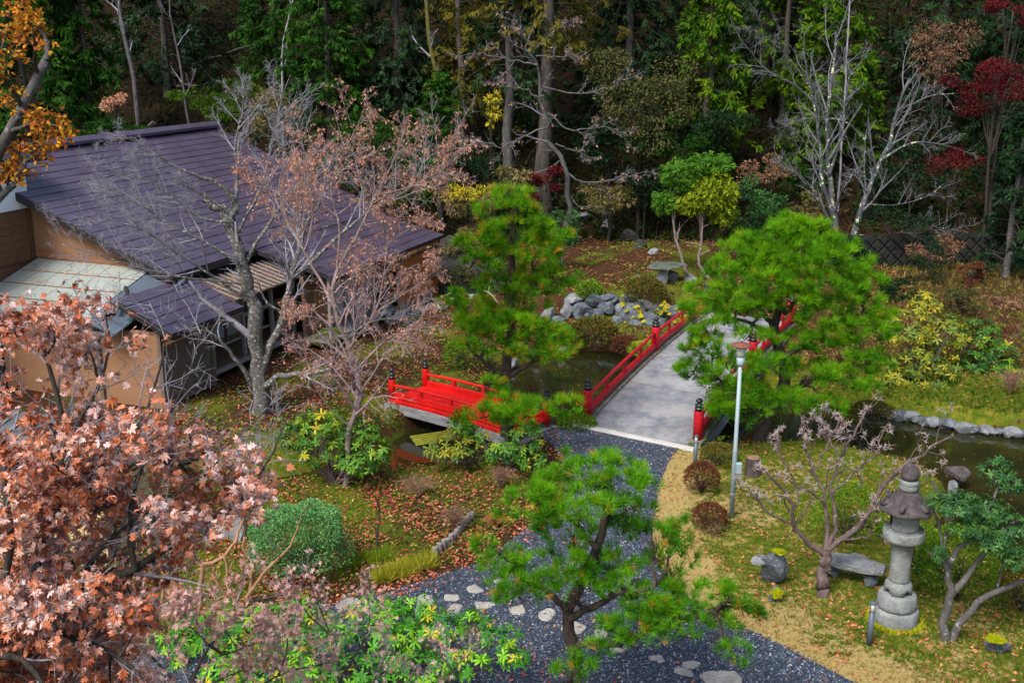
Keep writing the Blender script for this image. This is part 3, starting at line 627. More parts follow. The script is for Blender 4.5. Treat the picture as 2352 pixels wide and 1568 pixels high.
# white storehouse at the left
BW = 2.54; store = thing('storehouse', 'white plastered storehouse with brown boarded lower wall and dark roof', 'building', hb(-18, .5, 0))
mb = MB(); box(mb, hb(-18.7, -.5, 6.05), 10.1, 6.0, 1.65, hr, hp, hz); part('plaster_wall', mb, M_WHITE, store)
mb = MB(); box(mb, hb(-18.7, -.5, 2.6), 10.0, 5.92, 5.2, hr, hp, hz); part('core_wall', mb, M_POST, store)
for i in range(7): part('board', box(MB(), hb(-18.7, BW-.02+.012, 3.66+i*.235), 10.06, .035, .228, hr, hp, hz, .006), M_BOARD, store)
for k in range(12): part('batten', box(MB(), hb(-13.95-k*.62, BW+.03, 4.42), .06, .05, 1.65, hr, hp, hz, .008), M_BOARD, store)
mb = MB(); quadslab(mb, [hb(-24, 3.0, 6.92), hb(-13.2, 3.0, 6.92), hb(-13.2, -.5, 8.0), hb(-24, -.5, 8.0)], .2); quadslab(mb, [hb(-24, -.5, 8.0), hb(-13.2, -.5, 8.0), hb(-13.2, -4, 6.92), hb(-24, -4, 6.92)], .2); part('roof', mb, M_ROOFD, store)
mb = MB(); beam(mb, hb(-24, 3.0, 6.8), hb(-13.2, 3.0, 6.8), .1, .14); part('eave_board', mb, M_ROOFD, store)

# small shed with a ribbed grey roof behind the maple
sh0 = np.array([-8.5, 20.8, 0]); sx_ = np.array([-.96, .28, 0]); sy_ = np.array([.28, .96, 0]); shed = thing('shed', 'cream walled shed with ribbed grey roof, mostly hidden behind the brown maple', 'shed', sh0)
def sb(a, b, z): return sh0+sx_*a+sy_*b+hz*z
M_CREAM = plain_mat('cream_plaster', (.55, .42, .20), .9, .06, 1.5, .08, .1)
part('wall', box(MB(), sb(3.2, .85, .95), 6.4, 1.6, 1.9, sx_, sy_, hz), M_CREAM, shed)
M_SHEDR = plain_mat('grey_ribbed_sheet', (.10, .11, .12), .5, .25, 2, .1)
rf_ = part('roof', quadslab(MB(), [sb(-.3, 1.9, 2.3), sb(7.2, 1.9, 2.3), sb(7.2, -.35, 1.92), sb(-.3, -.35, 1.92)], .1), M_SHEDR, shed)
for k in range(19): part('rib', beam(MB(), sb(-.2+k*.4, 1.9, 2.33), sb(-.2+k*.4, -.35, 1.95), .06, .05), M_GREYW, rf_)

# ------------------------------------------------------------------ bridges
def red_mat(name, c):
    m, t, b = new_mat(name); n = tex(t, 2.2, 6, .7, coords(t)); rp = ramp(t, [(.3, tuple(x*.62 for x in c)), (.62, c)]); t.links.new(n.outputs[0], rp.inputs[0])
    n2 = tex(t, 30, 5, .7, coords(t)); r2 = ramp(t, [(.60, (0, 0, 0)), (.72, (1, 1, 1))]); t.links.new(n2.outputs[0], r2.inputs[0]); t.links.new(mixc(t, r2.outputs[0], rp.outputs[0], (.34, .06, .045)), b.inputs['Base Color'])
    b.inputs['Roughness'].default_value = .5; b.inputs['Specular IOR Level'].default_value = .3; bump(t, b, n2.outputs[0], .3, .012); return m
M_RED = red_mat('vermilion_paint', (.70, .010, .008)); M_RED2 = red_mat('crimson_paint', (.50, .008, .018))
M_BLACK = plain_mat('black_bronze', (.018, .022, .026), .35, .2, 4, .05, .5)
M_CONC = plain_mat('bridge_concrete', (.26, .262, .27), .9, .14, .45, .5, .12, 0, (1, 1, 1), (.115, .13, .16), .53)
M_CONC2 = plain_mat('mossy_concrete', (.20, .19, .17), .9, .3, 3, .5, .1, 0, None, (.07, .075, .02), .5)
M_OLDC = plain_mat('stained_beam', (.26, .26, .27), .9, .25, 1.5, .3, .15, 0, (.5, .5, 3), (.10, .10, .10), .55)
def post(parent, p, r, h, mat):
    q = part('post', lathe(MB(), [(r*1.02, 0), (r*1.02, h*.985), (r*.98, h)], p, 20), mat, parent, True)
    fz = [(r*.84, h+.001), (r*.84, h+.055), (r*.93, h+.06), (r*.93, h+.085), (r*.80, h+.09), (r*.80, h+.15), (r*.87, h+.155), (r*.87, h+.175), (r*.62, h+.19), (r*.45, h+.205), (r*.42, h+.225), (r*.62, h+.245), (r*.70, h+.275), (r*.62, h+.31), (r*.36, h+.335), (r*.10, h+.352), (r*.01, h+.362)]
    part('finial', lathe(MB(), fz, p, 20), M_BLACK, q, True); return q
# small vermilion bridge
nl, fl, fr = P(909, 923, .12), P(978, 896, .12), P(1256, 972, .12); d1 = fr-fl; d1[2] = 0; L1 = np.linalg.norm(d1); d1 /= L1; w1 = np.cross(hz, d1); W1 = 1.42; fl = fl; nl = fl-w1*W1
rb = thing('red_footbridge', 'small bright vermilion footbridge over the stream beside the house', 'bridge', fl+d1*L1/2-w1*W1/2)
def cb(s, w, z): return fl+d1*(s*L1)-w1*w+hz*(z+.07*(1-(2*s-1)**2))
mb = MB(); nseg = 10
for i in range(nseg):
    s0, s1 = i/nseg, (i+1)/nseg; box(mb, (cb(s0, W1/2, .12)+cb(s1, W1/2, .12))/2, L1/nseg+.004, W1-.1, .07, (cb(s1, 0, 0)-cb(s0, 0, 0))/np.linalg.norm(cb(s1, 0, 0)-cb(s0, 0, 0)), w1, hz)
part('deck', mb, M_RED, rb)
def rail_path(fn, n=9): return np.array([fn(s) for s in np.linspace(0, 1, n)])
def chain(mb, pts, w, h, bev=.01):
    for a, b in zip(pts[:-1], pts[1:]): beam(mb, a, b+(b-a)*.02, w, h, bev)
    return mb
for sgn, w in ((-1, 0.0), (1, W1)):
    for s in (0, 1): post(rb, cb(s, w, -.02), .105, .72, M_RED)
    q = MB(); tubes(q, [rail_path(lambda s: cb(s, w, .52))], np.full((1, 9), .045), 10); part('handrail', q, M_RED, rb, True)
    part('base_rail', chain(MB(), rail_path(lambda s: cb(s, w, .22)), .09, .20), M_RED, rb)
    for s in (.25, .5, .75): part('baluster', box(MB(), cb(s, w, .36), .10, .08, .32, d1, w1, hz, .01), M_RED, rb)
    o = .09 if sgn > 0 else -.09
    part('edge_board', chain(MB(), rail_path(lambda s: cb(s, w+o, .06)), .06, .12), M_RED, rb)
    part('girder', chain(MB(), rail_path(lambda s: cb(.02+.96*s, w+o*.6, -.16)), .16, .30), M_OLDC, rb)
for s in (-.03, 1.03):
    q = MB(); box(q, cb(s, W1/2, -.75), .35, W1+.6, 1.3, d1, w1, hz, .03); part('abutment', q, stone_mat('abutment_stone', (.10, .10, .10), (.2, .2, .2), (.3, .3, .3)) if s < 0 else bpy.data.materials['abutment_stone'], rb)
# concrete bridge with crimson railings
c1, c2, c3 = P(1351, 957, .12), P(1505, 829, .12), P(1601, 1008, .12); d2 = c2-c1; d2[2] = 0; SP = np.linalg.norm(d2); d2 /= SP; w2 = c3-c1; w2[2] = 0; W2 = np.linalg.norm(w2); w2 /= W2
cbz = thing('concrete_bridge', 'broad pale concrete bridge with crimson railings over the pond', 'bridge', c1+d2*SP+w2*W2/2)
def kb(s, w, z): return np.array([c1[0], c1[1], .02])+d2*(s*SP)+w2*w+hz*(z+.30*(s/2)+.22*(1-(s-1)**2)-.0)
mb = MB(); NS = 16
for i in range(NS):
    s0, s1 = -.06+2.14*i/NS, -.06+2.14*(i+1)/NS; a_, b_ = kb(s0, W2/2, -.05), kb(s1, W2/2, -.05); dd = (b_-a_)/np.linalg.norm(b_-a_)
    v = []
    for pnt in (a_, b_):
        for ww_, zz in ((-W2/2+.14, -.1), (W2/2-.14, -.1), (W2/2-.14, .1), (-W2/2+.14, .1)): v.append(pnt+w2*ww_+hz*zz)
    mb.add(v, BOXF[2:] if 0 < i < NS-1 else BOXF)
part('deck', mb, M_CONC, cbz)
for w in (-.02, W2+.02):
    part('kerb', chain(MB(), np.array([kb(s, w, .02) for s in np.linspace(-.05, 2.08, 17)]), .34, .20, .02), M_CONC2, cbz)
    part('girder', chain(MB(), np.array([kb(s, w, -.30) for s in np.linspace(-.02, 2.05, 17)]), .30, .40, .02), M_OLDC, cbz)
    ps = (0, 1, 2)
    for s in ps: post(cbz, kb(s, w, .07), .135, .84, M_RED2)
    for k in (0, 1):
        q = MB(); tubes(q, [np.array([kb(k+s, w, .70) for s in np.linspace(.02, .98, 9)])], np.full((1, 9), .052), 10); part('handrail', q, M_RED2, cbz, True)
        part('base_rail', chain(MB(), np.array([kb(k+s, w, .28) for s in np.linspace(.02, .98, 9)]), .15, .14), M_RED2, cbz)
        for s in (.25, .5, .75): part('baluster', box(MB(), kb(k+s, w, .5), .09, .08, .34, d2, w2, hz, .01), M_RED2, cbz)
part('threshold', beam(MB(), kb(-.09, -.35, .05), kb(-.09, W2+.1, .05), .22, .10, .02), plain_mat('pale_concrete', (.45, .44, .42), .9, .15, 3, .3), cbz)
for s in (-.05, 2.07):
    part('abutment', box(MB(), kb(s, W2/2, -.85), .5, W2+.9, 1.3, d2, w2, hz, .03), bpy.data.materials['abutment_stone'], cbz)
mb = MB(); n = 240; ss = rng.uniform(-.05, 2.05, n); ww_ = np.where(rng.random(n) < .6, np.where(rng.random(n) < .6, rng.exponential(.22, n)+.16, W2-.16-rng.exponential(.22, n)), rng.uniform(.2, W2-.2, n)); pp = np.array([kb(a, np.clip(b, .16, W2-.16), .062) for a, b in zip(ss, ww_)])
scatter(mb, pp, rng.normal(size=(n, 3))*[1, 1, .15], rng.uniform(.05, .09, n), L_RH, None, np.array([[0, 0, 1.]]), .2); single('deck_leaves', mb, M_FALL, 'few fallen leaves along the kerbs of the concrete bridge', 'leaves', kind='stuff')
for k in range(1, 4):
    s0 = k*.5; part('slab_joint', beam(MB(), kb(s0, .17, .051), kb(s0, W2-.17, .051), .02, .006, 0), M_CONC2, cbz)
# ------------------------------------------------------------------ stones, lantern, lamps
M_STONE = stone_mat('grey_garden_stone', (.07, .08, .09), (.17, .18, .19), (.32, .33, .34), (.10, .12, .02), .95)
M_STONEB = stone_mat('blue_grey_stone', (.025, .032, .042), (.085, .10, .12), (.26, .29, .32), (.07, .085, .015), .98)
M_STONEW = stone_mat('pale_stone', (.20, .19, .17), (.34, .32, .28), (.48, .45, .41))
M_GRAN = stone_mat('lantern_granite', (.09, .10, .10), (.20, .22, .215), (.32, .335, .325), (.09, .10, .03), 1.02, 4)
M_GRAND = stone_mat('dark_weathered_granite', (.030, .024, .026), (.07, .058, .06), (.16, .145, .15), None, .6, 6)
M_MOSS = plain_mat('yellow_moss', (.34, .36, .01), .95, .3, 6, .8, .05)
M_CLIFF = stone_mat('cliff_rock', (.010, .010, .009), (.028, .027, .024), (.075, .07, .06), (.03, .035, .008), .75, 1.5)

def stone_thing(name, label, cat, c, s, seed, mat, flat=0.0, group=None, rz=None, rough=.16):
    mb = MB(); rock(mb, c, *s, seed=seed, flat=flat, rz=rz, rough=rough); return single(name, mb, mat, label, cat, group=group)
# dry stone wall at the head of the pond
wallr = thing('stone_wall', 'rough dry stone wall of grey boulders at the head of the pond', 'wall', foot(1420, 41))
WALLST = [  # u, v, half width px, half height px
    (1300,716,16,22),(1335,712,30,27),(1372,728,18,16),(1352,740,16,22),(1390,706,22,18),(1318,690,26,14),(1363,690,28,16),(1405,690,18,14),(1398,683,24,12),(1440,696,20,24),
    (1427,712,14,20),(1459,720,27,36),(1452,762,24,24),(1420,740,16,18),(1500,760,40,38),(1480,700,18,16),(1520,716,22,22),(1545,728,26,34),(1540,770,22,26),(1566,744,18,26),(1580,716,18,16),(1596,756,20,26),(1498,728,20,18),(1380,752,16,14),(1284,738,18,16),(1260,722,18,18),(1610,730,16,20),(1410,762,16,12),(1475,740,14,14)]
for k, (u, v, hw, hh) in enumerate(WALLST):
    yy = 41.2-(v-690)/100*1.1; c = D(u, v, yy); s = mpp(yy)
    part('stone', rock(MB(), c, hw*s*1.25, hw*s*.9, hh*s*1.22, seed=k+3, rough=.2, planes=14, rz=random.uniform(-.3, .3)), M_STONEB if k % 5 else M_STONE, wallr, False)
# far shore stones of the pond
shore = thing('pond_edging', 'row of low grey stones edging the far shore of the pond', 'edging', P(2150, 965, WATER_Z))
for k in range(22):
    u = 1990+k*19+random.uniform(-5, 5); v = 938+(u-1990)*.155+random.uniform(-3, 3); c = P(u, v+6, WATER_Z+.12); s = random.uniform(.16, .30)
    part('stone', rock(MB(), c, s*1.25, s*.9, s*.75, seed=200+k, flat=.8, ico=ICO2), (M_STONE, M_STONEB, M_STONE)[k % 3], shore)
shore2 = thing('stream_edging', 'broken line of mossy stones along the pond bank by the small bridge', 'edging', P(1090, 880, WATER_Z))
for k, (u, v, s) in enumerate([(1105,868,.2),(1085,893,.25),(1118,845,.22),(1140,828,.2),(1022,795,.3),(1052,800,.34),(1010,770,.2),(1098,915,.22),(1290,800,.22),(1230,815,.2),(1180,832,.25),(1560,845,.26),(1530,830,.2),(1600,862,.22)]):
    part('stone', rock(MB(), P(u, v, -.3), s*1.3, s, s*.8, seed=300+k, ico=ICO2), (M_STONE, M_STONEB)[k % 2], shore2)
shore3 = thing('bank_edging', 'line of grey boulders along the house path above the bank', 'edging', G(970, 700))
for k in range(13):
    u = 925+k*13; v = 722-k*3.4+random.uniform(-4, 4); c = G(u, v+8); s = random.uniform(.18, .34)
    part('stone', rock(MB(), c+[0, 0, .1], s*1.2, s, s*.8, seed=340+k, ico=ICO2), (M_STONEW, M_STONEB, M_STONE)[k % 3], shore3)
for k, (u, v, w, h, lab) in enumerate([(2195,1085,34,24,'dark boulder at the tip of the grassy point in the pond'),(2188,1118,20,18,'smaller pale boulder below the dark one at the pond point'),(2140,1122,26,16,'low dark stone on the grassy pond point')]):
    c = P(u, v, -.15); s = mpp(c[1]); stone_thing('boulder', lab, 'boulder', c, (w*s, w*s*.8, h*s), 400+k, M_GRAND if k != 1 else M_STONE)
c = P(2285, 1490, .0); stone_thing('mossy_rock', 'blue grey rock topped with yellow moss, right of the forked evergreen', 'rock', c+[0, 0, .12], (.27, .22, .24), 410, M_STONEB)
def moss_cap(u, v, z, w, d, h, label, seed):
    c = P(u, v, z); mb = MB(); rock(mb, c, w, d, h, seed=seed, rough=.3, planes=2, ico=ICO3); n = 700; q = np.concatenate(mb.v); k = rng.integers(0, len(q), n); q = q[k]; nn = q-c; q = q[nn[:, 2] > 0]; nn = norm(nn[nn[:, 2] > 0]+[0, 0, .05])
    scatter(mb, q, nn+rng.normal(0, .4, nn.shape), .035, L_RH); single('moss_cushion', mb, M_MOSSL, label, 'moss')
M_MOSSL = leaf_mat('moss_leaf', [(.20, .24, .005), (.34, .36, .008), (.45, .44, .02)], .9, .1, .05)
moss_cap(2287, 1468, .32, .17, .13, .06, 'yellow green moss cushion on the blue grey rock', 5)
# carved upright stone and friends on the lawn
st = thing('lawn_stone', 'tall weathered grey stone with a ledge standing on the dry lawn', 'stone', P(1775, 1335, 0)); c = P(1775, 1335, 0)
part('body', rock(MB(), c+[0, 0, .32], .34, .30, .52, seed=31, rough=.12, rz=.3, planes=12), M_STONEB, st); part('ledge', rock(MB(), c+[-.34, -.02, .50], .22, .2, .08, seed=32), M_STONE, st)
moss_cap(1792, 1268, .80, .13, .1, .03, 'small patch of yellow moss on top of the tall lawn stone', 6)
c = P(1781, 1375, 0); stone_thing('small_stone', 'small grey stone half covered by yellow moss in front of the tall stone', 'stone', c+[0, 0, .10], (.17, .15, .20), 33, M_STONEB)
moss_cap(1783, 1363, .17, .13, .10, .10, 'bright yellow moss lump on the small lawn stone', 7)
c = P(1955, 1335, 0); bn = thing('stone_bench', 'low grey stone slab bench behind the bare multi stemmed tree', 'bench', c)
bdir = np.array([.86, -.5, 0]); bdir /= np.linalg.norm(bdir); bs = np.cross(hz, bdir)
v, f_ = ICO3; mbx = MB(); q = v.copy(); q = np.clip(q*1.35, -1, 1)*np.array([.62, .24, .075]); q += np.array([[mnoise.noise(Vector(p*4))*.02 for _ in range(3)] for p in q]); mbx.add(c+[0, 0, .40]+q[:, :1]*bdir+q[:, 1:2]*bs+q[:, 2:]*hz, f_); part('seat', mbx, M_STONE, bn)
for k, s in enumerate((-.38, .38)): part('leg', rock(MB(), c+bdir*s+[0, 0, .15], .14, .17, .22, seed=40+k, ico=ICO2), M_STONEB, bn)
mb = MB()
for k in range(6): rock(mb, P(1925+k*22, 1290-((k*37) % 13), .02), .14, .1, .06, seed=50+k, ico=ICO2)
for k, (u, v) in enumerate(((1935,1288),(1975,1282))): stone_thing('ground_stone', ('flat stone lying left of the bench slab' if k == 0 else 'flat stone lying behind the bench slab'), 'stone', P(u, v, .03), (.24, .16, .07), 52+k, M_STONE)
# stone slab table on the terrace
c = G(1525, 650); tb = thing('slab_table', 'flat dark green stone slab table on the leafy terrace', 'table', c)
part('slab', rock(MB(), c+[0, 0, .68], 1.0, .62, .16, seed=61, flat=.55, planes=5, rz=.1), stone_mat('green_slab', (.035, .05, .04), (.075, .095, .075), (.16, .18, .16)), tb)
for k, (dx, dy) in enumerate(((-.15, -.2), (.35, .15))): part('leg', rock(MB(), c+[dx, dy, .25], .30, .25, .40, seed=62+k, ico=ICO2), M_STONE, tb)
for k, (u, v, s, lab) in enumerate([(1463,633,.15,'small pale stone left of the slab table'),(1588,640,.28,'pale boulder right of the slab table'),(1440,545,.55,'large pale rock at the foot of the wooded slope'),(1395,520,.5,'mossy rock on the slope left of the large pale rock'),(1470,560,.35,'grey rock to the right at the foot of the slope'),(1330,500,.5,'dark rock outcrop under the red leaved shrub'),(1500,575,.25,'small rock beside the twin pale stemmed trees')]):
    c = G(u, v+8); stone_thing('slope_rock', lab, 'rock', c+[0, 0, s*.3], (s*1.3, s, s*.75), 70+k, M_STONE if k not in (2, 4) else M_CLIFF)
# rock face behind the fence
rf = thing('rock_outcrop', 'dark fissured rock face between the orange fence and the mid pine', 'rocks', foot(1060, 46))
for k, (u, v, y, s) in enumerate([(1030,650,45.6,.9),(1060,620,46.4,1.1),(1100,640,46,1.0),(1075,670,45.2,.7),(1030,610,47,1.0),(1110,600,47,1.0),(1140,660,45.5,.7),(1060,580,48,1.2),(1010,590,48.2,1.0),(1150,620,46.6,.9)]):
    part('stone', rock(MB(), D(u, v, y), s, s*.8, s*.8, seed=90+k, rough=.25), M_CLIFF, rf)
# stepping stones
stp = thing('stepping_stones', 'pale flat stepping stones set in the dark gravel', 'stepping stones', P(1200, 1400, 0))
for k, (u, v, w, h) in enumerate([(975,1385,28,30),(1040,1374,24,11),(1045,1400,22,12),(1092,1353,20,10),(1112,1390,24,14),(1150,1335,16,8),(1190,1402,20,14),(1258,1412,24,15),(1320,1440,32,16),(1380,1455,16,12),(1420,1490,20,10),(1510,1512,20,10),(1570,1545,24,12),(1590,1528,26,10),(1660,1558,50,24),(800,1388,30,16),(730,1400,24,14)]):
    c = P(u, v, .0); s = mpp(c[1], u, v); sl = 1/max(.35, math.sin(math.atan2(CAM_H, c[1])))
    part('stone', rock(MB(), c+[0, 0, .0], w*s*1.05, h*s*sl, .075, seed=110+k, flat=.42, planes=5, rz=random.uniform(-.2, .2)), M_STONEW, stp)
# edging logs
lg = thing('log_edging', 'row of short pale posts edging the planted bed', 'edging', P(1045, 1235, 0))
for k in range(13):
    t = k/12; u = 1000+90*t+6*math.sin(t*5); v = 1268-82*t; c = P(u, v+5, 0); h = .17+.05*random.random(); r = .055
    part('post', lathe(MB(), [(r, -.1), (r*1.03, h*.5), (r, h-.01), (r*.85, h)], c, 10), M_GREYW, lg)
c = P(1728, 1090, 0); sm = thing('tree_stump', 'cut dark barked tree stump behind the lamp post', 'stump', c)
part('trunk', lathe(MB(), [(.22, -.05), (.185, .1), (.17, .3), (.165, .46)], c, 22, lambda a, z: 1+.06*np.sin(a*9)), bark_mat('stump_bark', (.03, .025, .022), (.10, .085, .075), None, .5, 9), sm)
part('cut_face', lathe(MB(), [(.165, .455), (.15, .475)], c, 22, lambda a, z: 1+.05*np.sin(a*9)), plain_mat('cut_wood', (.22, .13, .08), .9, .3, 8), sm)

# stone lantern
c = P(2055, 1425, 0); LS = 3.08/3.08; lt = thing('stone_lantern', 'tall round stone lantern with dark spreading roof on the lawn', 'lantern', c)
def lp(name, prof, mat, par=lt, n=28, wob=None, sm=True): return part(name, lathe(MB(), prof, c, n, wob), mat, par, sm)
rough_w = lambda a, z: 1+.012*np.sin(a*5+z*9)+.01*np.sin(a*11+z*3)
lp('lower_base', [(.40, -.05), (.41, .02), (.41, .26), (.385, .30)], M_GRAN, wob=rough_w); lp('upper_base', [(.30, .30), (.355, .33), (.36, .38), (.345, .56), (.30, .61)], M_GRAN, wob=rough_w)
def foot_w(a, z): return 1+0*a
fm = MB(); a_ = np.linspace(0, 2*math.pi, 48, endpoint=False); low = .62+.10*np.clip(np.sin(a_*4), 0, 1)**.6
ring = lambda r, z: np.stack([c[0]+r*np.cos(a_), c[1]+r*np.sin(a_), np.broadcast_to(c[2]+z, a_.shape)], 1)
V = np.concatenate([ring(.22, low), ring(.255, low), ring(.245, np.full(48, .78)), ring(.20, np.full(48, .84)), ring(.15, np.full(48, .86))]); F_ = []
for i in range(4):
    for k in range(48): F_.append([i*48+k, i*48+(k+1) % 48, (i+1)*48+(k+1) % 48, (i+1)*48+k])
fm.add(V, [np.array(F_)]); part('foot', fm, M_GRAN, lt, True)
lp('shaft', [(.185, .80), (.19, .9), (.182, 1.2), (.19, 1.5), (.20, 1.62)], M_GRAN); lp('platform', [(.22, 1.60), (.30, 1.66), (.365, 1.70), (.37, 1.74), (.37, 1.86), (.355, 1.885), (.335, 1.89), (.33, 1.87), (.26, 1.88)], M_GRAN)
fb = lp('fire_box', [(.235, 1.86), (.25, 1.95), (.245, 2.10), (.25, 2.24)], M_GRAN)
for k, a in enumerate((R(80), R(170))): part('window', box(MB(), c+np.array([math.cos(a)*.24, math.sin(a)*.24, 2.06]), .03, .15, .18, (math.cos(a), math.sin(a), 0), (-math.sin(a), math.cos(a), 0), hz), M_INT, fb)
def kasa(a, z): return 1+.05*np.cos(a*6)*max(0, 1-abs(z-2.30)/.2)
kz = [(.25, 2.235), (.42, 2.245), (.475, 2.27), (.485, 2.31), (.455, 2.325), (.385, 2.36), (.325, 2.43), (.275, 2.52), (.205, 2.60), (.14, 2.65)]
rfp = lp('roof', kz, M_GRAND, n=36, wob=kasa)
for k in range(6):
    a = k*math.pi/3+.0; e = c+np.array([math.cos(a)*.42, math.sin(a)*.42, 2.385]); q = MB()
    tubes(q, [resample([e+np.array([-math.cos(a)*.10, -math.sin(a)*.10, .06]), e, e+np.array([math.cos(a)*.05, math.sin(a)*.05, .05]), e+np.array([math.cos(a)*.01, math.sin(a)*.01, .10])], 8)], np.linspace(.055, .035, 8)[None], 8); part('scroll', q, M_GRAND, rfp, True)
lp('neck_ring', [(.13, 2.64), (.165, 2.66), (.17, 2.72), (.155, 2.76), (.165, 2.78), (.165, 2.83), (.13, 2.85)], M_GRAN); lp('jewel', [(.12, 2.85), (.15, 2.87), (.165, 2.94), (.16, 3.01), (.12, 3.08), (.06, 3.13), (.025, 3.19), (.008, 3.25)], M_GRAND)
# moss ring round the lantern
mb = MB(); n = 2600; aa = rng.uniform(0, 6.28, n); rr_ = .42+np.abs(rng.normal(0, .055, n)); keep = rr_ < .42+.13*(1.25+np.sin(aa*3)*.4+np.cos(aa+1.2)*.3); aa, rr_ = aa[keep], rr_[keep]
pp = np.stack([c[0]+rr_*np.cos(aa), c[1]+rr_*np.sin(aa), np.full(len(aa), .015)], 1); scatter(mb, pp, np.tile([0, 0, 1.], (len(aa), 1))+rng.normal(0, .5, (len(aa), 3)), rng.uniform(.03, .06, len(aa)), L_OVAL); single('moss_ring', mb, M_MOSSL, 'ring of bright yellow moss round the foot of the stone lantern', 'moss', base=c, kind='stuff')

# lamp post and bollard lights
M_POLE = plain_mat('pale_painted_pole', (.26, .34, .37), .45, .10, 2, .05, .4, 0, (4, 4, .6), (.30, .13, .05), .66); M_RUSTY = plain_mat('rusty_cap', (.17, .055, .035), .7, .3, 8, .2); M_GLASSW = plain_mat('milky_glass', (.42, .46, .40), .25, .05, 2, 0, .5)
c = P(1680, 1187, 0); lamp = thing('lamp_post', 'pale grey lamp post with rusty disc cap beside the lawn', 'lamp post', c)
part('pole', lathe(MB(), [(.056, -.1), (.056, 1.6), (.060, 1.62), (.046, 1.66), (.042, 3.62)], c, 16), M_POLE, lamp, True)
part('collar', lathe(MB(), [(.055, 3.60), (.075, 3.63), (.085, 3.66), (.09, 3.80)], c, 20), M_POLE, lamp, True)
part('shade', lathe(MB(), [(.085, 3.80), (.10, 3.90), (.125, 4.03), (.13, 4.05)], c, 24), M_GLASSW, lamp, True)
cp = part('cap', lathe(MB(), [(.12, 4.03), (.20, 4.045), (.225, 4.07), (.22, 4.08), (.13, 4.12), (.03, 4.14)], c, 32), M_RUSTY, lamp, True)
part('knob', lathe(MB(), [(.02, 4.15), (.028, 4.18), (.02, 4.21), (.003, 4.225)], c, 12), M_POLE, cp, True)
jb = part('junction_box', box(MB(), c+[.085, -.05, 1.22], .13, .11, .26, bev=.015), M_POLE, lamp); part('lid', box(MB(), c+[.085, -.112, 1.22], .11, .015, .23, bev=.005), M_POLE, jb)
mb = MB()
for z in (.55, 1.0): lathe(mb, [(.066, z), (.068, z+.02), (.066, z+.04)], c, 14)
part('strap', mb, M_GREYW, lamp)
M_BOL = plain_mat('bollard_grey', (.075, .095, .125), .45, .12, 3, .04, .45)
def bollard(u, v, label, h=.86):
    c = P(u, v, 0); c[2] = gz(c[0], c[1]); b = thing('bollard_light', label, 'bollard light', c, 'bollard lights in the garden'); r = .052
    part('shaft', lathe(MB(), [(r, -.05), (r, h*.76)], c, 18), M_BOL, b, True)
    part('lens', lathe(MB(), [(r*.86, h*.76), (r*.86, h*.955)], c, 18), M_GLASSW, b, True)
    part('cap', lathe(MB(), [(r*1.02, h*.95), (r*1.08, h*.965), (r*1.05, h*.99), (r*.6, h)], c, 18), M_BOL, b, True)
    for k in range(4): a = .5+k*math.pi/2; part('lens_bar', box(MB(), c+np.array([math.cos(a)*r*.9, math.sin(a)*r*.9, h*.857]), .012, .012, h*.2), M_BOL, b)
bollard(1996, 1480, 'grey bollard light on the lawn in front of the stone lantern'); bollard(1596, 1072, 'grey bollard light by the front right post of the concrete bridge'); bollard(826, 905, 'grey bollard light among leaf litter behind the small red bridge', .95)

# concrete block retaining wall on the far right
rw_ = thing('retaining_wall', 'dark retaining wall of diagonally laid concrete blocks at the foot of the hill', 'wall', foot(2120, 46))
BLK = MB(); box(BLK, (0, 0, 0), .40, .25, .40, bev=0); M_BLK = plain_mat('dark_block', (.016, .016, .017), .9, .3, 4, .4, .1, 0, None, (.03, .035, .02), .55)
q = MB(); vv = np.array([(-.2,0,-.2),(.2,0,-.2),(.2,0,.2),(-.2,0,.2),(-.15,-.07,-.15),(.15,-.07,-.15),(.15,-.07,.15),(-.15,-.07,.15)]); q.add(vv, np.array([[4,5,6,7],[0,1,5,4],[1,2,6,5],[2,3,7,6],[3,0,4,7],[3,2,1,0]])); BM_ = mesh_of('block', q, M_BLK)
w0 = foot(1915, 45.2); w1_ = foot(2420, 46.6); wd = w1_-w0; wd[2] = 0; WL = np.linalg.norm(wd); wd /= WL; wn = np.cross(wd, hz); tilt = R(12); wu = hz*math.cos(tilt)-wn*math.sin(tilt); wn2 = wn*math.cos(tilt)+hz*math.sin(tilt)
zb0 = min(w0[2], w1_[2])
part('backing', box(MB(), (w0+w1_)/2*[1, 1, 0]+[0, 0, zb0]+wu*.3-wn2*.2, WL+1.0, .3, 2.1, wd, wn2, wu), M_BLK, rw_)
s45 = math.sqrt(.5); DX = .30*2
for i in range(5):
    for k in range(int(WL/DX)):
        o = np.array([w0[0], w0[1], zb0-.05])+wd*(k*DX+(DX/2 if i % 2 else 0)+.2)+wu*(i*.30)
        ax = (wd+wu)*s45; az = (wu-wd)*s45; piece('block', BM_, rw_, basis(ax, -wn2, az, o-wn2*random.uniform(0, .02)))
# hose and bamboo pole by the rock face
q = MB(); hp_ = [D(u, v, y) for u, v, y in ((1000,690,43.5),(1040,672,43),(1070,684,42.4),(1095,676,42.0),(1110,668,41.6),(1128,676,41.2),(1150,705,40.8))]
tubes(q, [resample(hp_, 30)], np.full((1, 30), .022), 8); single('garden_hose', q, plain_mat('grey_hose', (.30, .32, .26), .5, .1), 'pale hose looping over the stones behind the mid pine', 'hose', smooth=True)
q = MB(); tubes(q, [np.array([D(1118, 690, 42.5), D(1124, 660, 42.6), D(1130, 632, 42.7)])], np.full((1, 3), .026), 8); single('bamboo_pole', q, plain_mat('yellow_bamboo', (.26, .30, .04), .4, .1), 'yellow green bamboo pole leaning behind the mid pine', 'pole', smooth=True)
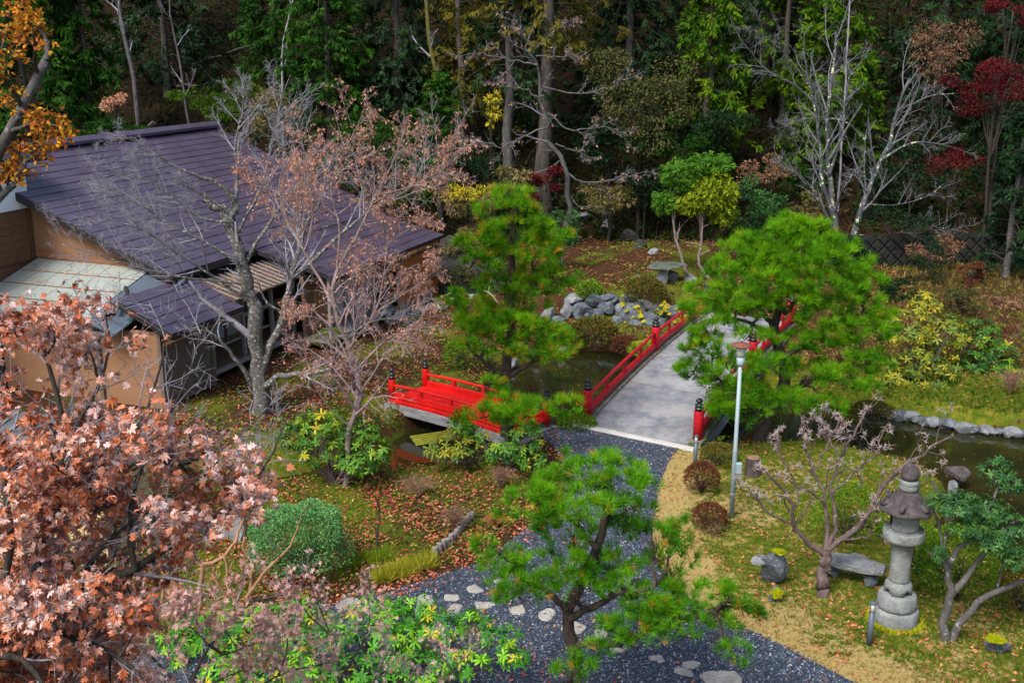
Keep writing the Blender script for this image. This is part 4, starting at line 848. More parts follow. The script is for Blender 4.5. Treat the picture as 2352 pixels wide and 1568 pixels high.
# bamboo raft of poles over the stream
raft = thing('bamboo_screen', 'yellow green bamboo screen sticking out over the stream', 'screen', P(1000, 1030, -.3)); a0_, a1_ = P(942, 1003, -.15), P(1062, 985, -.05); b0_, b1_ = P(955, 1022, -.2), P(1078, 1002, -.08)
for k in range(6):
    t = k/5; q = MB(); tubes(q, [np.array([a0_*(1-t)+b0_*t, a1_*(1-t)+b1_*t])], np.full((1, 2), .028), 8); part('pole', q, plain_mat('split_bamboo', (.26, .27, .02), .45, .3, 6) if k == 0 else bpy.data.materials['split_bamboo'], raft, True)
# ------------------------------------------------------------------ vegetation
B_CHERRY = bark_mat('cherry_bark', (.045, .040, .036), (.14, .13, .12), (.38, .42, .40), .56, 7)
B_TWIG = bark_mat('lichen_twig', (.16, .15, .17), (.36, .345, .39), None, .5, 9)
B_TWIGD = bark_mat('grey_blue_twig', (.09, .09, .10), (.22, .22, .245), None, .5, 9)
B_TWIGK = bark_mat('pale_spur_twig', (.24, .20, .20), (.50, .44, .44), None, .5, 9)
B_TWIGR = bark_mat('reddish_twig', (.20, .13, .14), (.42, .31, .33), None, .5, 9)
B_PINKB = bark_mat('pink_grey_bark', (.12, .085, .075), (.26, .20, .18), (.42, .39, .37), .60, 5)
B_LICH = bark_mat('lichened_bark', (.03, .032, .037), (.12, .125, .14), (.58, .62, .42), .575, 3.0)
B_PINE = bark_mat('pine_bark', (.018, .013, .011), (.085, .062, .05), (.20, .18, .16), .66, 9)
B_DARK = bark_mat('dark_bark', (.02, .017, .014), (.07, .058, .048), None, .5, 8)
B_GREY = bark_mat('grey_bark', (.04, .038, .036), (.12, .116, .112), (.22, .23, .215), .6, 5)
B_CEDAR = bark_mat('cedar_bark', (.035, .029, .025), (.11, .095, .085), (.20, .20, .19), .62, 4)
B_ORANGE = bark_mat('peeling_orange_bark', (.25, .12, .06), (.46, .26, .15), (.50, .42, .35), .63, 6)
B_CRAPE = bark_mat('crape_myrtle_bark', (.06, .04, .038), (.17, .125, .118), (.40, .37, .36), .62, 7)
B_GREENW = bark_mat('smooth_dark_bark', (.04, .037, .036), (.15, .14, .135), (.34, .35, .34), .6, 6)
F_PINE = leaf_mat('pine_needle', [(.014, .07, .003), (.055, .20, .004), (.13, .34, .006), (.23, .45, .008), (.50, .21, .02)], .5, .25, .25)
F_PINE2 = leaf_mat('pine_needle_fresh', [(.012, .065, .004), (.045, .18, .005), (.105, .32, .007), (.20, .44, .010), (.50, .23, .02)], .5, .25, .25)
F_BROWN = leaf_mat('dry_maple_leaf', [(.20, .04, .010), (.44, .105, .028), (.53, .17, .07), (.58, .26, .17), (.66, .41, .35), (.74, .55, .53)], .26, .2, .7)
F_PINKM = leaf_mat('pink_dry_leaf', [(.44, .18, .13), (.64, .36, .30), (.74, .50, .45), (.50, .22, .16)], .5, .2, .35)
F_ORANGE = leaf_mat('orange_leaf', [(.50, .12, .02), (.66, .26, .02), (.66, .40, .03), (.46, .09, .02), (.24, .22, .03)], .5, .35, .3)
F_REDM = leaf_mat('crimson_leaf', [(.03, .003, .005), (.08, .006, .009), (.16, .014, .018), (.11, .02, .015)], .5, .3, .3)
F_RHO = leaf_mat('rhododendron_leaf', [(.015, .06, .012), (.035, .12, .015), (.075, .20, .018), (.14, .28, .018), (.40, .32, .01)], .35, .15, .5)
F_RHOY = leaf_mat('yellowing_rhododendron_leaf', [(.06, .12, .025), (.13, .20, .025), (.25, .28, .025), (.42, .34, .02), (.08, .16, .03)], .38, .2, .45)
F_RHOB = leaf_mat('bright_rhododendron_leaf', [(.018, .10, .014), (.045, .21, .02), (.10, .35, .018), (.22, .46, .02), (.50, .42, .015)], .35, .2, .5)
F_JUN = leaf_mat('juniper_leaf', [(.04, .13, .04), (.08, .235, .075), (.14, .33, .10), (.20, .41, .11)], .6, .1, .25)
F_AZ = leaf_mat('azalea_leaf', [(.03, .055, .010), (.06, .09, .013), (.11, .12, .018), (.20, .09, .02), (.05, .10, .014)], .5, .15, .3)
F_AZG = leaf_mat('azalea_leaf_green', [(.022, .08, .006), (.055, .16, .008), (.11, .26, .010), (.19, .32, .012), (.22, .09, .02)], .5, .15, .3)
F_AZR = leaf_mat('azalea_leaf_red', [(.06, .020, .012), (.12, .035, .02), (.17, .06, .03), (.08, .06, .015)], .5, .15, .3)
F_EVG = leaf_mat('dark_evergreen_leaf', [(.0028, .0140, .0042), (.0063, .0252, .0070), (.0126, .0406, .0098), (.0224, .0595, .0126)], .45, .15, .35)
F_EVB = leaf_mat('glossy_blue_green_leaf', [(.010, .045, .012), (.024, .085, .020), (.045, .135, .028), (.085, .20, .035)], .38, .12, .5)
F_OLIVE = leaf_mat('olive_leaf', [(.0324, .0396, .0130), (.0612, .0684, .0202), (.1008, .0972, .0324), (.0432, .0612, .0180)], .55, .15, .25)
F_HINO = leaf_mat('hinoki_leaf', [(.0085, .0323, .0026), (.0272, .0765, .0034), (.0680, .1445, .0043), (.1360, .2210, .0051)], .6, .25, .2)
F_HINOG = leaf_mat('hinoki_green_leaf', [(.0043, .0245, .0029), (.0115, .0504, .0043), (.0274, .0900, .0065), (.0540, .1368, .0086)], .6, .25, .2)
F_CEDY = leaf_mat('bronzed_cedar_leaf', [(.0432, .0468, .0072), (.0864, .0828, .0101), (.1368, .1152, .0144), (.0648, .0720, .0101)], .6, .2, .2)
F_SASA = leaf_mat('bamboo_grass_leaf', [(.0400, .0640, .0120), (.0880, .0960, .0160), (.1920, .1520, .0560), (.2640, .2080, .0960), (.0800, .0400, .0160)], .5, .25, .3)
F_YEL = leaf_mat('yellow_leaf', [(.38, .34, .01), (.52, .46, .02), (.42, .30, .02), (.20, .26, .02)], .5, .3, .3)
F_LIME = leaf_mat('lime_leaf', [(.14, .26, .015), (.26, .36, .02), (.42, .44, .03)], .5, .35, .3)
F_REDS = leaf_mat('scarlet_leaf', [(.45, .04, .03), (.60, .09, .06), (.35, .10, .03)], .5, .3, .3)
F_PEACH = leaf_mat('peach_leaf', [(.36, .12, .08), (.52, .24, .15), (.60, .36, .22), (.32, .11, .07), (.50, .34, .15)], .5, .25, .3)
F_BRN = leaf_mat('dead_twig_leaf', [(.10, .05, .028), (.20, .11, .065), (.30, .17, .10)], .7, .1, .1)

def px_limb(pts, y, r0, r1, dy=0.0):
    """limb drawn from photo pixels; depth drifts from y to y+dy"""
    n = len(pts); out = []
    for i, q in enumerate(pts):
        t = i/(n-1); yy = y+dy*t+(q[2] if len(q) > 2 else 0); out.append(D(q[0], q[1], yy))
    return (np.array(out), r0, r1)
def bare_tree(name, label, cat, base, limbs, bark, twig, m=(9, 7, 5), lenf=(.45, .5, .5), ang=((30, 60), (30, 65), (30, 70)), up=.18, leaves=None, K=12, wob=.25, jit=.15, rmin=.006, t0=.3, lcap=(3.0, 1.3, .6), droop=0.0, trunk_s=12, even=False, skip=()):
    """limbs -> trunk part; recursive twigs -> branches part; leaves: (mat, template, n per twig, size, droop)"""
    o = thing(name, label, cat, base)
    PL, RR = limb_set(limbs, K, wob); mb = MB(); tubes(mb, PL, RR, trunk_s); part('trunk', mb, bark, o, True)
    mb = MB(); cur = [(PL, RR)]; lv = []
    A, Ar = PL, RR; use = np.array([k not in skip for k in range(len(PL))])
    for i in range(len(m)):
        A, Ar = spawn(A, Ar, m[i], t0 if i == 0 else .2, 1.0, ang[i], lenf[i], (5, 4, 2)[i], up, jit, .55, rmin*(1.0, .8, .62)[i], .12, lcap[i], droop)
        if i == 0 and not even:
            Ln = np.linalg.norm(np.diff(PL, axis=1), axis=2).sum(1); pr = np.repeat(np.clip(Ln/np.percentile(Ln, 70), .12, 1), m[0]); kk = (rng.random(len(A)) < pr)&(np.repeat(use, m[0])|(rng.random(len(A)) < .18)); A, Ar = A[kk], Ar[kk]
        tubes(mb, A, Ar, (5, 3, 3)[i]); lv.append(A)
    part('branches', mb, twig, o, True)
    if leaves:
        mat, tpl, n, size, dr = leaves; mb = MB(); p, tg = along(lv[-1], n, .2, 1.0)
        k = rng.random(len(p)) < 1.0; ax = tg*.5+rng.normal(0, .6, tg.shape)+[0, 0, -dr]
        scatter(mb, p[k], ax[k], rng.uniform(.7, 1.25, k.sum())*size, tpl); part('leaves', mb, mat, o)
    return o, lv
def ell(n, c, r, shell=.55):
    """points in an ellipsoid, thicker to the outside, with outward normals"""
    d = norm(rng.normal(size=(n, 3))); q = (shell+(1-shell)*rng.random(n)**.6)[:, None]*rng.uniform(.85, 1.08, (n, 1)); return np.asarray(c)+d*q*np.asarray(r), d
def pine(name, label, base, limbs, pads, y0, tuft, mat, dens=1.0, tint_dead=.03):
    """pads: (u, v, half w px, half h px, dy)"""
    o = thing(name, label, 'pine tree', base); PL, RR = limb_set(limbs, 12, .2); tm = MB(); tubes(tm, PL, RR, 12); cm = MB(); bmz = MB()
    nodes = PL.reshape(-1, 3)
    for (u, v, hw, hh, dy) in pads:
        y = y0+dy; s = mpp(y, u, v); c = D(u, v, y); r = np.array([hw*s, hw*s*.85, hh*s*.66])
        w = np.linalg.norm((nodes-c)*[1, 1, .7]+[0, 0, .25], axis=1); a = nodes[np.argmin(w)]
        mid = (a+c)/2+rng.normal(0, .08, 3)+[0, 0, -.05]; e = c-[0, 0, r[2]*.5]
        pl = resample([a, mid, e], 8, .02); tubes(bmz, [pl], np.linspace(.05, .022, 8)[None]*(.6+hw*s*.4), 6)
        sub, sr = spawn(pl[None], np.linspace(.03, .015, 8)[None], 16, .45, 1.0, (50, 95), .75, 5, .25, .14, .6, .007, r[0]*.4, r[0]*1.0); tubes(bmz, sub, sr, 4)
        n = int(dens*3.6*(hw*s)*(hw*s*.5+hh*s)/(tuft*tuft)*3.0)+20
        ns = max(5, n//8); pc_, dc_ = ell(ns, c, r*[1, 1, 1.15], .35); kz_ = pc_[:, 2] > c[2]-r[2]*.55; pc_, dc_ = pc_[kz_], dc_[kz_]; ns = len(pc_); si = rng.integers(0, ns, n); d = norm(dc_[si]*.8+rng.normal(0, .55, (n, 3))+[0, 0, .25]); p = pc_[si]+d*tuft*rng.uniform(.25, .8, (n, 1))*[1, 1, .7]
        ax = d*[.9, .9, .5]+[0, 0, .8]+rng.normal(0, .22, d.shape); tn = np.clip(.04+.34*rng.random(ns)[si]+.30*rng.random(n)+.16*dc_[si][:, 2], 0, .76); tn = np.where(rng.random(n) < tint_dead, .97, tn)  # upper clumps tinted lighter, lower ones darker: shading put into the needle colour
        for k, T in enumerate(TUFTS):
            q = np.arange(len(p)) % 4 == k; scatter(cm, p[q], ax[q], tuft*rng.uniform(.75, 1.2, q.sum()), T, tn[q])
    part('trunk', tm, B_PINE, o, True); part('branches', bmz, B_PINE, o, True); part('crown', cm, mat, o); return o
def shrub(name, label, c, r, mat, n=2600, size=.05, cat='shrub', tpl=L_OVAL, top=0.0, lump=.12):
    """clipped or rounded bush: stems and a dense shell of leaves"""
    c = np.asarray(c, float); o = thing(name, label, cat, c); r = np.asarray(r, float); mb = MB(); st = []
    for k in range(14):
        a = rng.uniform(0, 6.28); q = rng.uniform(.3, .85); st.append((np.array([c+[0, 0, -.05], c+np.array([math.cos(a)*r[0]*q*.5, math.sin(a)*r[1]*q*.5, r[2]*.5]), c+np.array([math.cos(a)*r[0]*q, math.sin(a)*r[1]*q, r[2]*1.2*(1-.5*q)])]), .02, .008))
    PL, RR = limb_set(st, 6); tubes(mb, PL, RR, 4); A, Ar = spawn(PL, RR, 10, .3, 1, (30, 70), .5, 4, .3, .2, .5, .004); tubes(mb, A, Ar, 3); part('branches', mb, B_DARK, o)
    n = int(n*1.15); tpl = L_OV2 if tpl is L_OVAL else tpl
    d = norm(rng.normal(size=(n, 3))); d[:, 2] = np.where(d[:, 2] < -.3, -d[:, 2], d[:, 2]); f = 1+lump*np.array([mnoise.noise(Vector((x*2.2+c[0], y*2.2+c[1], z*2.2))) for x, y, z in d]); q = (.72+.30*rng.random(n)**.5)*f
    p = c+[0, 0, r[2]*.78]+d*q[:, None]*r; p[:, 2] = np.maximum(p[:, 2], c[2]+.02); mb = MB(); ax = d+rng.normal(0, .6, d.shape)+[0, 0, .35]
    scatter(mb, p, ax, size*rng.uniform(.7, 1.3, n), tpl, np.clip(rng.random(n)*.85+.12*d[:, 2], 0, 1)); part('foliage', mb, mat, o); return o
def rhodo(name, label, base, blobs, mat, size, dens=1.0, stems=7, cat='shrub', bark=B_CRAPE, limbs=None):
    """blobs: (centre, radii) clouds of leaf whorls on branching stems"""
    base = np.asarray(base, float); o = thing(name, label, cat, base); cm = MB(); bmz = MB(); lim = []
    nod = limb_set(limbs, 12)[0].reshape(-1, 3) if limbs else None
    for c, r in blobs:
        c = np.asarray(c, float); r = np.asarray(r, float)
        for k in range(max(2, stems//len(blobs)+1)):
            e = c+rng.normal(0, .4, 3)*r; bs_ = base if nod is None else nod[np.argmin(np.linalg.norm(nod-e+[0, 0, .15], axis=1))]; mid = bs_*.45+e*.55+rng.normal(0, .10, 3)*[1, 1, .3]; lim.append((np.array([bs_+(rng.normal(0, .06, 3)*[1, 1, 0] if nod is None else 0), mid, e]), .030, .012))
        n = int(dens*7.5*(r[0]*r[1]+r[0]*r[2]+r[1]*r[2])/(size*size)*.16)+6; p, d = ell(n, c, r, .5); p[:, 2] = np.maximum(p[:, 2], base[2]+.05); ax = d*.8+[0, 0, .8]+rng.normal(0, .35, d.shape); bt = rng.uniform(-.12, .12)
        tn = np.clip(rng.random(n)*.75+bt+.05, 0, .82); tn = np.where(rng.random(n) < .04, .98, tn)
        for k, T in enumerate(ROSES): q = np.arange(n) % 4 == k; scatter(cm, p[q], ax[q], size*rng.uniform(.8, 1.2, q.sum()), T, tn[q])
    PL, RR = limb_set(lim, 8, .5); tubes(bmz, PL, RR, 5); A, Ar = spawn(PL, RR, 9, .35, 1, (25, 60), .4, 4, .3, .15, .6, .005); tubes(bmz, A, Ar, 4)
    part('stems', bmz, bark, o, True); part('foliage', cm, mat, o); return o

# ---- foreground: big dry maple at the left, close to the viewer
limbs = [px_limb([(-260,2300),(-200,1800),(-60,1500),(60,1380)], 6.4, .11, .07, .3), px_limb([(60,1380),(180,1340),(310,1310),(420,1235),(560,1150)], 6.7, .05, .012, .5), px_limb([(310,1310),(300,1180),(330,1060),(420,900),(470,740)], 6.9, .022, .006, .6),
    px_limb([(60,1380),(110,1200),(150,1020),(120,860),(60,730)], 6.7, .04, .010, .6), px_limb([(110,1200),(230,1080),(330,960),(380,780)], 6.8, .024, .006, .4), px_limb([(150,1020),(220,900),(250,800),(240,700)], 7.0, .018, .005, .4),
    px_limb([(60,1380),(140,1450),(260,1500),(330,1560)], 6.5, .03, .01, -.2), px_limb([(-60,1500),(20,1300),(10,1100),(-30,900),(0,720)], 6.4, .035, .008, .7), px_limb([(420,1235),(520,1180),(600,1090),(660,960)], 7.1, .016, .005, .3), px_limb([(330,1060),(440,1060),(540,1010),(620,930)], 7.3, .014, .004, .3),
    px_limb([(180,1340),(260,1230),(400,1140),(500,1060)], 6.9, .02, .006, .2), px_limb([(-60,1500),(60,1520),(120,1600),(240,1650)], 6.3, .03, .008, -.2)]
MEDGE = ([600, 680, 760, 860, 950, 1050, 1150, 1230, 1300, 1400, 1500, 1568], [60, 250, 400, 290, 400, 640, 640, 560, 410, 350, 330, 320])
_PLm, _ = limb_set(limbs, 14); _nod = _PLm.reshape(-1, 3)
for k in range(104):
    for _t in range(40):
        v_ = rng.uniform(690, 1600) if k < 54 else rng.uniform(1340, 1640); u_ = rng.uniform(-60, 640)
        if k >= 86: u_, v_ = rng.uniform(-20, 270), rng.uniform(1000, 1380)
        if u_ < np.interp(v_, *MEDGE)-30: break
    e = D(u_, v_, rng.uniform(6.2, 8.4)); a_ = _nod[np.argmin(np.linalg.norm(_nod-e+[0, 0, .12], axis=1)+.0)]; limbs.append((np.array([a_, a_*.5+e*.5+rng.normal(0, .06, 3)-[0, 0, .04], e]), .012, .004))
o, lv = bare_tree('maple_tree', 'big dry brown leaved maple filling the lower left corner', 'maple tree', [-3.6, 6.4, 0.0], limbs, B_DARK, B_TWIG, (6, 5, 2), (.45, .5, .5), up=.08, rmin=.0035, lcap=(.6, .32, .18), K=10, even=True)
mb = MB(); p1, t1 = along(lv[2], 4, .2, 1.0); p2, t2 = along(lv[1], 4, .25, 1.0); p = np.concatenate([p1, p2]); tg = np.concatenate([t1, t2])
uv = 1176+FPX*p[:, 0]/((p-CAMP)@_cf); vv = 784-FPX*((p-CAMP)@_cu)/((p-CAMP)@_cf)
keep = (uv < np.interp(vv, *MEDGE)+rng.normal(0, 22, len(p)))&(rng.random(len(p)) < np.where(vv < 930, .5+.45*(uv < 190), .98))&(vv > 640)&(uv > -60)&(vv < 1620)&~((uv > 240)&(uv < 370)&(vv > 1180)&(vv < 1320)&(rng.random(len(p)) < .7)); p, tg = p[keep], tg[keep]
if len(p) > 11200: q = rng.permutation(len(p))[:11200]; p, tg = p[q], tg[q]
n = len(p); ax = tg*.4+rng.normal(0, .55, tg.shape)+[0, 0, -.3]
for k, T in enumerate(MAPLES):
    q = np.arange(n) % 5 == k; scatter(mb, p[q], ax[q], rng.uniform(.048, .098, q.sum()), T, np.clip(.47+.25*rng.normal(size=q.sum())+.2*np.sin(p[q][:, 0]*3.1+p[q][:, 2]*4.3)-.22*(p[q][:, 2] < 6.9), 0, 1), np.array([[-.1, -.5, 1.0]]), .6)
part('leaves', mb, F_BROWN, o)

# ---- foreground: finer pink dry maples at the bottom
def mini_maple(label, y, base_uv, limbs_px, nl, edges=None):
    base = D(base_uv[0], base_uv[1], y); base[2] = 0.0; lim = [px_limb(l, y, r0, r1, dy) for l, r0, r1, dy in limbs_px]; lim.insert(0, (np.array([base, (base+lim[0][0][0])/2+[.1, 0, 0], lim[0][0][0]]), .05, .03))
    o, lv = bare_tree('maple_tree', label, 'maple tree', base, lim, B_DARK, B_TWIG, (8, 5, 3), (.5, .5, .5), up=.2, rmin=.004, lcap=(1.0, .5, .25), K=10)
    mb = MB(); p, tg = along(lv[2], nl, .3, 1.0); ax = tg*.4+rng.normal(0, .6, tg.shape)+[0, 0, -.3]; scatter(mb, p, ax, rng.uniform(.035, .065, len(p)), L_STAR); part('leaves', mb, F_PINKM, o); return o
mini_maple('fine pink leaved maple spreading along the bottom edge left of centre', 9.5, (450, 2000), [([(430,1750),(430,1600),(480,1480),(560,1400),(600,1360)], .03, .006, .5), ([(430,1600),(360,1520),(300,1460),(260,1440)], .02, .005, .2), ([(430,1700),(380,1600),(330,1540),(280,1500)], .02, .005, .3), ([(480,1480),(440,1440),(420,1400)], .014, .004, .2), ([(560,1540),(540,1480),(500,1430)], .012, .004, .4), ([(480,1480),(520,1500),(600,1470),(680,1440)], .018, .005, .3), ([(430,1700),(560,1600),(640,1550),(760,1520)], .022, .005, .1), ([(430,1750),(340,1640),(260,1560),(220,1520)], .02, .005, -.2), ([(640,1550),(660,1480),(640,1420)], .012, .004, .3), ([(430,1600),(500,1560),(560,1540),(620,1560)], .016, .005, .1)], 3)
mini_maple('thin pale twigged maple with few pink leaves before the rhododendrons', 10.5, (800, 1900), [([(790,1700),(780,1560),(760,1460),(720,1360)], .022, .005, .3), ([(780,1560),(830,1480),(850,1420),(840,1350)], .014, .004, .2), ([(760,1460),(700,1400),(660,1330)], .012, .004, .1), ([(790,1700),(860,1560),(900,1480)], .014, .004, .2)], 1)
mini_maple('small pink leaved maple tip above the bottom edge right of the rhododendrons', 10.8, (1010, 1950), [([(1000,1760),(1000,1620),(1040,1540),(1080,1500)], .02, .005, .3), ([(1000,1620),(940,1560),(900,1540)], .014, .004, .2), ([(1040,1540),(1010,1500),(990,1470)], .01, .004, .2)], 1)

# ---- top left: orange tree
limbs = [px_limb([(-300,1250),(-160,800),(-60,480),(30,300),(70,200),(105,140)], 13, .15, .05, .4), px_limb([(-60,480),(20,440),(60,380),(90,330)], 13.1, .06, .02, .3), px_limb([(-60,480),(-40,300),(-10,160),(20,60)], 13, .05, .015, .6), px_limb([(105,140),(110,110),(100,80),(60,40)], 13.4, .04, .012, .3), px_limb([(30,300),(90,280),(130,290)], 13.2, .03, .01, -.2)]
bare_tree('orange_tree', 'grey limbed tree with orange leaves at the top left edge', 'tree', [-8.2, 13, 0], limbs, B_GREY, B_DARK, (10, 6, 4), (.34, .45, .5), up=.05, rmin=.005, lcap=(.75, .42, .25), leaves=(F_ORANGE, L_OVAL, 4, .066, .35), K=14)

# ---- the lichened cherry in front of the house
cy = 30.0
limbs = [px_limb([(595,965),(596,880),(590,800),(578,700),(560,610),(540,545),(530,510),(516,480)], cy, .27, .15, .2), px_limb([(516,480),(490,475),(475,460),(468,450)], cy+.2, .12, .07), px_limb([(530,510),(540,470),(520,440),(495,415)], cy+.2, .11, .05, -.3),
    px_limb([(596,860),(620,800),(650,720),(670,640),(690,560),(720,480),(760,420)], cy, .15, .03, 1.0), px_limb([(590,900),(640,865),(700,858),(760,850),(800,840)], cy, .13, .03, -1.2), px_limb([(590,900),(560,850),(520,800),(480,760),(440,740)], cy, .09, .025, -1.0),
    px_limb([(560,610),(600,540),(640,480),(700,420),(760,370)], cy+.2, .07, .012, .8), px_limb([(540,470),(545,400),(540,330),(555,260),(560,200)], cy+.2, .06, .010, .6), px_limb([(495,415),(440,400),(380,370),(320,330),(280,310)], cy, .05, .010, -.9),
    px_limb([(578,700),(500,640),(420,590),(330,530),(240,500)], cy, .06, .010, -1.4), px_limb([(560,610),(480,560),(400,520),(320,470),(250,440)], cy, .055, .010, -1.0), px_limb([(540,545),(600,430),(620,340),(640,260),(650,200)], cy+.2, .05, .009, 1.0),
    px_limb([(670,640),(740,580),(800,520),(880,470),(960,420),(1040,330)], cy+.2, .07, .010, 1.2), px_limb([(650,720),(610,690),(590,640)], cy-.1, .05, .02, -.3), px_limb([(516,480),(450,440),(400,420)], cy, .04, .010, -.6), px_limb([(760,850),(780,800),(850,740),(960,720)], cy-1.0, .05, .012, -.6), px_limb([(690,560),(690,450),(700,360),(680,280)], cy+.6, .05, .010, .5),
    px_limb([(560,650),(440,640),(340,620),(240,590),(140,560)], cy-.3, .045, .008, -1.2), px_limb([(530,510),(460,500),(380,440),(300,400),(240,380)], cy, .045, .008, -.6)]
o, _ = bare_tree('cherry_tree', 'large bare cherry tree with lichened trunk in front of the purple roof', 'cherry tree', P(595, 965, 0), limbs, B_CHERRY, B_TWIG, (16, 9, 5), (.5, .45, .5), up=.12, rmin=.0072, lcap=(2.5, 1.1, .5), K=14, jit=.13, skip=(0, 1, 2, 4, 5, 13))
# ---- pale stemmed tree with russet leaves right of it
ry = 24.6
limbs = [px_limb([(790,1140),(798,1060),(805,980),(830,900),(800,800),(765,690),(775,620)], ry, .08, .045, .3), px_limb([(830,900),(880,820),(900,780),(960,740),(975,710)], ry, .05, .018, -.3), px_limb([(765,690),(700,580),(660,500),(640,420),(690,330)], ry+.3, .06, .014, .6), px_limb([(775,620),(830,520),(860,450),(900,380),(930,300)], ry+.3, .06, .012, .8),
    px_limb([(775,620),(780,520),(760,430),(800,330),(830,270)], ry+.3, .055, .012, .7), px_limb([(800,800),(860,720),(880,640),(890,560),(900,500)], ry+.1, .05, .012, .6), px_limb([(860,720),(920,680),(980,640),(1010,600)], ry+.2, .03, .008, .2), px_limb([(860,450),(940,430),(1000,410),(1060,330)], ry+.6, .035, .008, .3), px_limb([(660,500),(600,420),(560,380)], ry+.5, .03, .008, .3), px_limb([(890,560),(950,520),(990,520)], ry+.5, .025, .008, .1), px_limb([(700,580),(720,480),(700,400),(740,320)], ry+.5, .035, .009, .4), px_limb([(765,690),(690,720),(640,700)], ry+.3, .03, .01, -.5), px_limb([(805,980),(760,940),(720,880),(700,800)], ry, .03, .008, -.4)]
limbs = [limbs[0]]+[(a, b*.62, c*.7) for a, b, c in limbs[1:]]
o, lv = bare_tree('russet_tree', 'pale stemmed tree with sparse russet and pink leaves behind the small red bridge', 'tree', P(790, 1140, 0), limbs, B_PINKB, B_TWIGR, (19, 9, 5), (.5, .45, .5), up=.06, rmin=.005, lcap=(2.3, 1.0, .45), K=14, jit=.15, droop=.25)
mb = MB(); p, tg = along(lv[2], 2, .2, 1.0); hi = p[:, 2] > 4.2; k = rng.random(len(p)) < np.where(hi, .6, .25); p, tg = p[k], tg[k]; scatter(mb, p, tg*.3+rng.normal(0, .4, tg.shape)+[0, 0, -.7], rng.uniform(.05, .085, len(p)), L_OVAL); part('leaves', mb, F_PEACH, o)

# ---- pines
py = 15.3
limbs = [px_limb([(1322,1640),(1318,1540),(1312,1460),(1300,1400),(1330,1340),(1370,1260),(1390,1180),(1400,1110)], py, .14, .05, .2), px_limb([(1300,1400),(1260,1360),(1210,1330),(1190,1300)], py, .06, .03, .2), px_limb([(1310,1420),(1370,1390),(1430,1360),(1500,1350)], py, .07, .03, -.3), px_limb([(1370,1260),(1320,1200),(1260,1160)], py, .05, .025, .3), px_limb([(1390,1180),(1440,1150)], py, .04, .025), px_limb([(1318,1480),(1420,1470),(1520,1440),(1640,1400)], py, .06, .025, -.4)]
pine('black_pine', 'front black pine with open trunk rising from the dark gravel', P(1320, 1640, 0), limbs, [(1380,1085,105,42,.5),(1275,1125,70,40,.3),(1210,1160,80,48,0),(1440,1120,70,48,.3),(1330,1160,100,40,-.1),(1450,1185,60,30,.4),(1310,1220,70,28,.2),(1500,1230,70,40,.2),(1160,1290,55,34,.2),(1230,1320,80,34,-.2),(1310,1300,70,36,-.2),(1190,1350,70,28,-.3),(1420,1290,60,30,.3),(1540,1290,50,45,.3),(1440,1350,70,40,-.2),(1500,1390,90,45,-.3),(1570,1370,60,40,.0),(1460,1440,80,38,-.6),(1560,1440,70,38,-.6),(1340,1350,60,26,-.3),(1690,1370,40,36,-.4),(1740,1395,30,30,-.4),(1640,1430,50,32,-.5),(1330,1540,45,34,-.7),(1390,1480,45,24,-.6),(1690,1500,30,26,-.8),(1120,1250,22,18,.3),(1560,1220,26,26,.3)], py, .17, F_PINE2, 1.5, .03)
py = 27.6
limbs = [px_limb([(1165,1000),(1163,900),(1168,800),(1172,700),(1175,600),(1180,520),(1182,460)], py, .19, .05, .1), px_limb([(1168,865),(1120,840),(1080,800),(1070,760)], py, .07, .03, -.3), px_limb([(1168,865),(1210,840),(1240,815),(1290,810)], py, .07, .03, -.3), px_limb([(1172,700),(1215,670),(1260,660)], py, .05, .02), px_limb([(1175,620),(1120,590),(1080,570)], py, .04, .02), px_limb([(1165,960),(1200,930),(1260,920)], py, .05, .02, -.5)]
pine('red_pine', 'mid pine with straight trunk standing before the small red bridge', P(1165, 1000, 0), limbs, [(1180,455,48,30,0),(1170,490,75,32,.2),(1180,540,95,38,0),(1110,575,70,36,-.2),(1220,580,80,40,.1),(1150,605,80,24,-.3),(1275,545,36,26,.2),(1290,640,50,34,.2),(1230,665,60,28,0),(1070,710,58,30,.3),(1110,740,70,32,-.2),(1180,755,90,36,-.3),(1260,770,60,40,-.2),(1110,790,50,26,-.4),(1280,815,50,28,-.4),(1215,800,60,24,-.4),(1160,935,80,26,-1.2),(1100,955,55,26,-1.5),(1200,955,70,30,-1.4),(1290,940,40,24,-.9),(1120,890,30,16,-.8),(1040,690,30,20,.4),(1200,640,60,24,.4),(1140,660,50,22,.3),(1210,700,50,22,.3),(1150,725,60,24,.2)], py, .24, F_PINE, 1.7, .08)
py = 28.0
limbs = [px_limb([(1755,1080),(1745,1020),(1765,960),(1790,900),(1800,820),(1780,760),(1790,700),(1810,620)], py, .26, .07, .4), px_limb([(1790,900),(1850,880),(1900,850),(1960,840)], py, .10, .04, -.3), px_limb([(1800,820),(1860,780),(1920,740),(1980,720)], py, .09, .03, .3), px_limb([(1780,760),(1740,700),(1700,660)], py, .09, .03, .3), px_limb([(1780,780),(1720,740),(1650,730),(1610,740)], py, .07, .03, -.4), px_limb([(1765,950),(1700,900),(1650,870)], py, .07, .03, -.6), px_limb([(1800,720),(1870,660),(1930,640)], py, .07, .03, .4)]
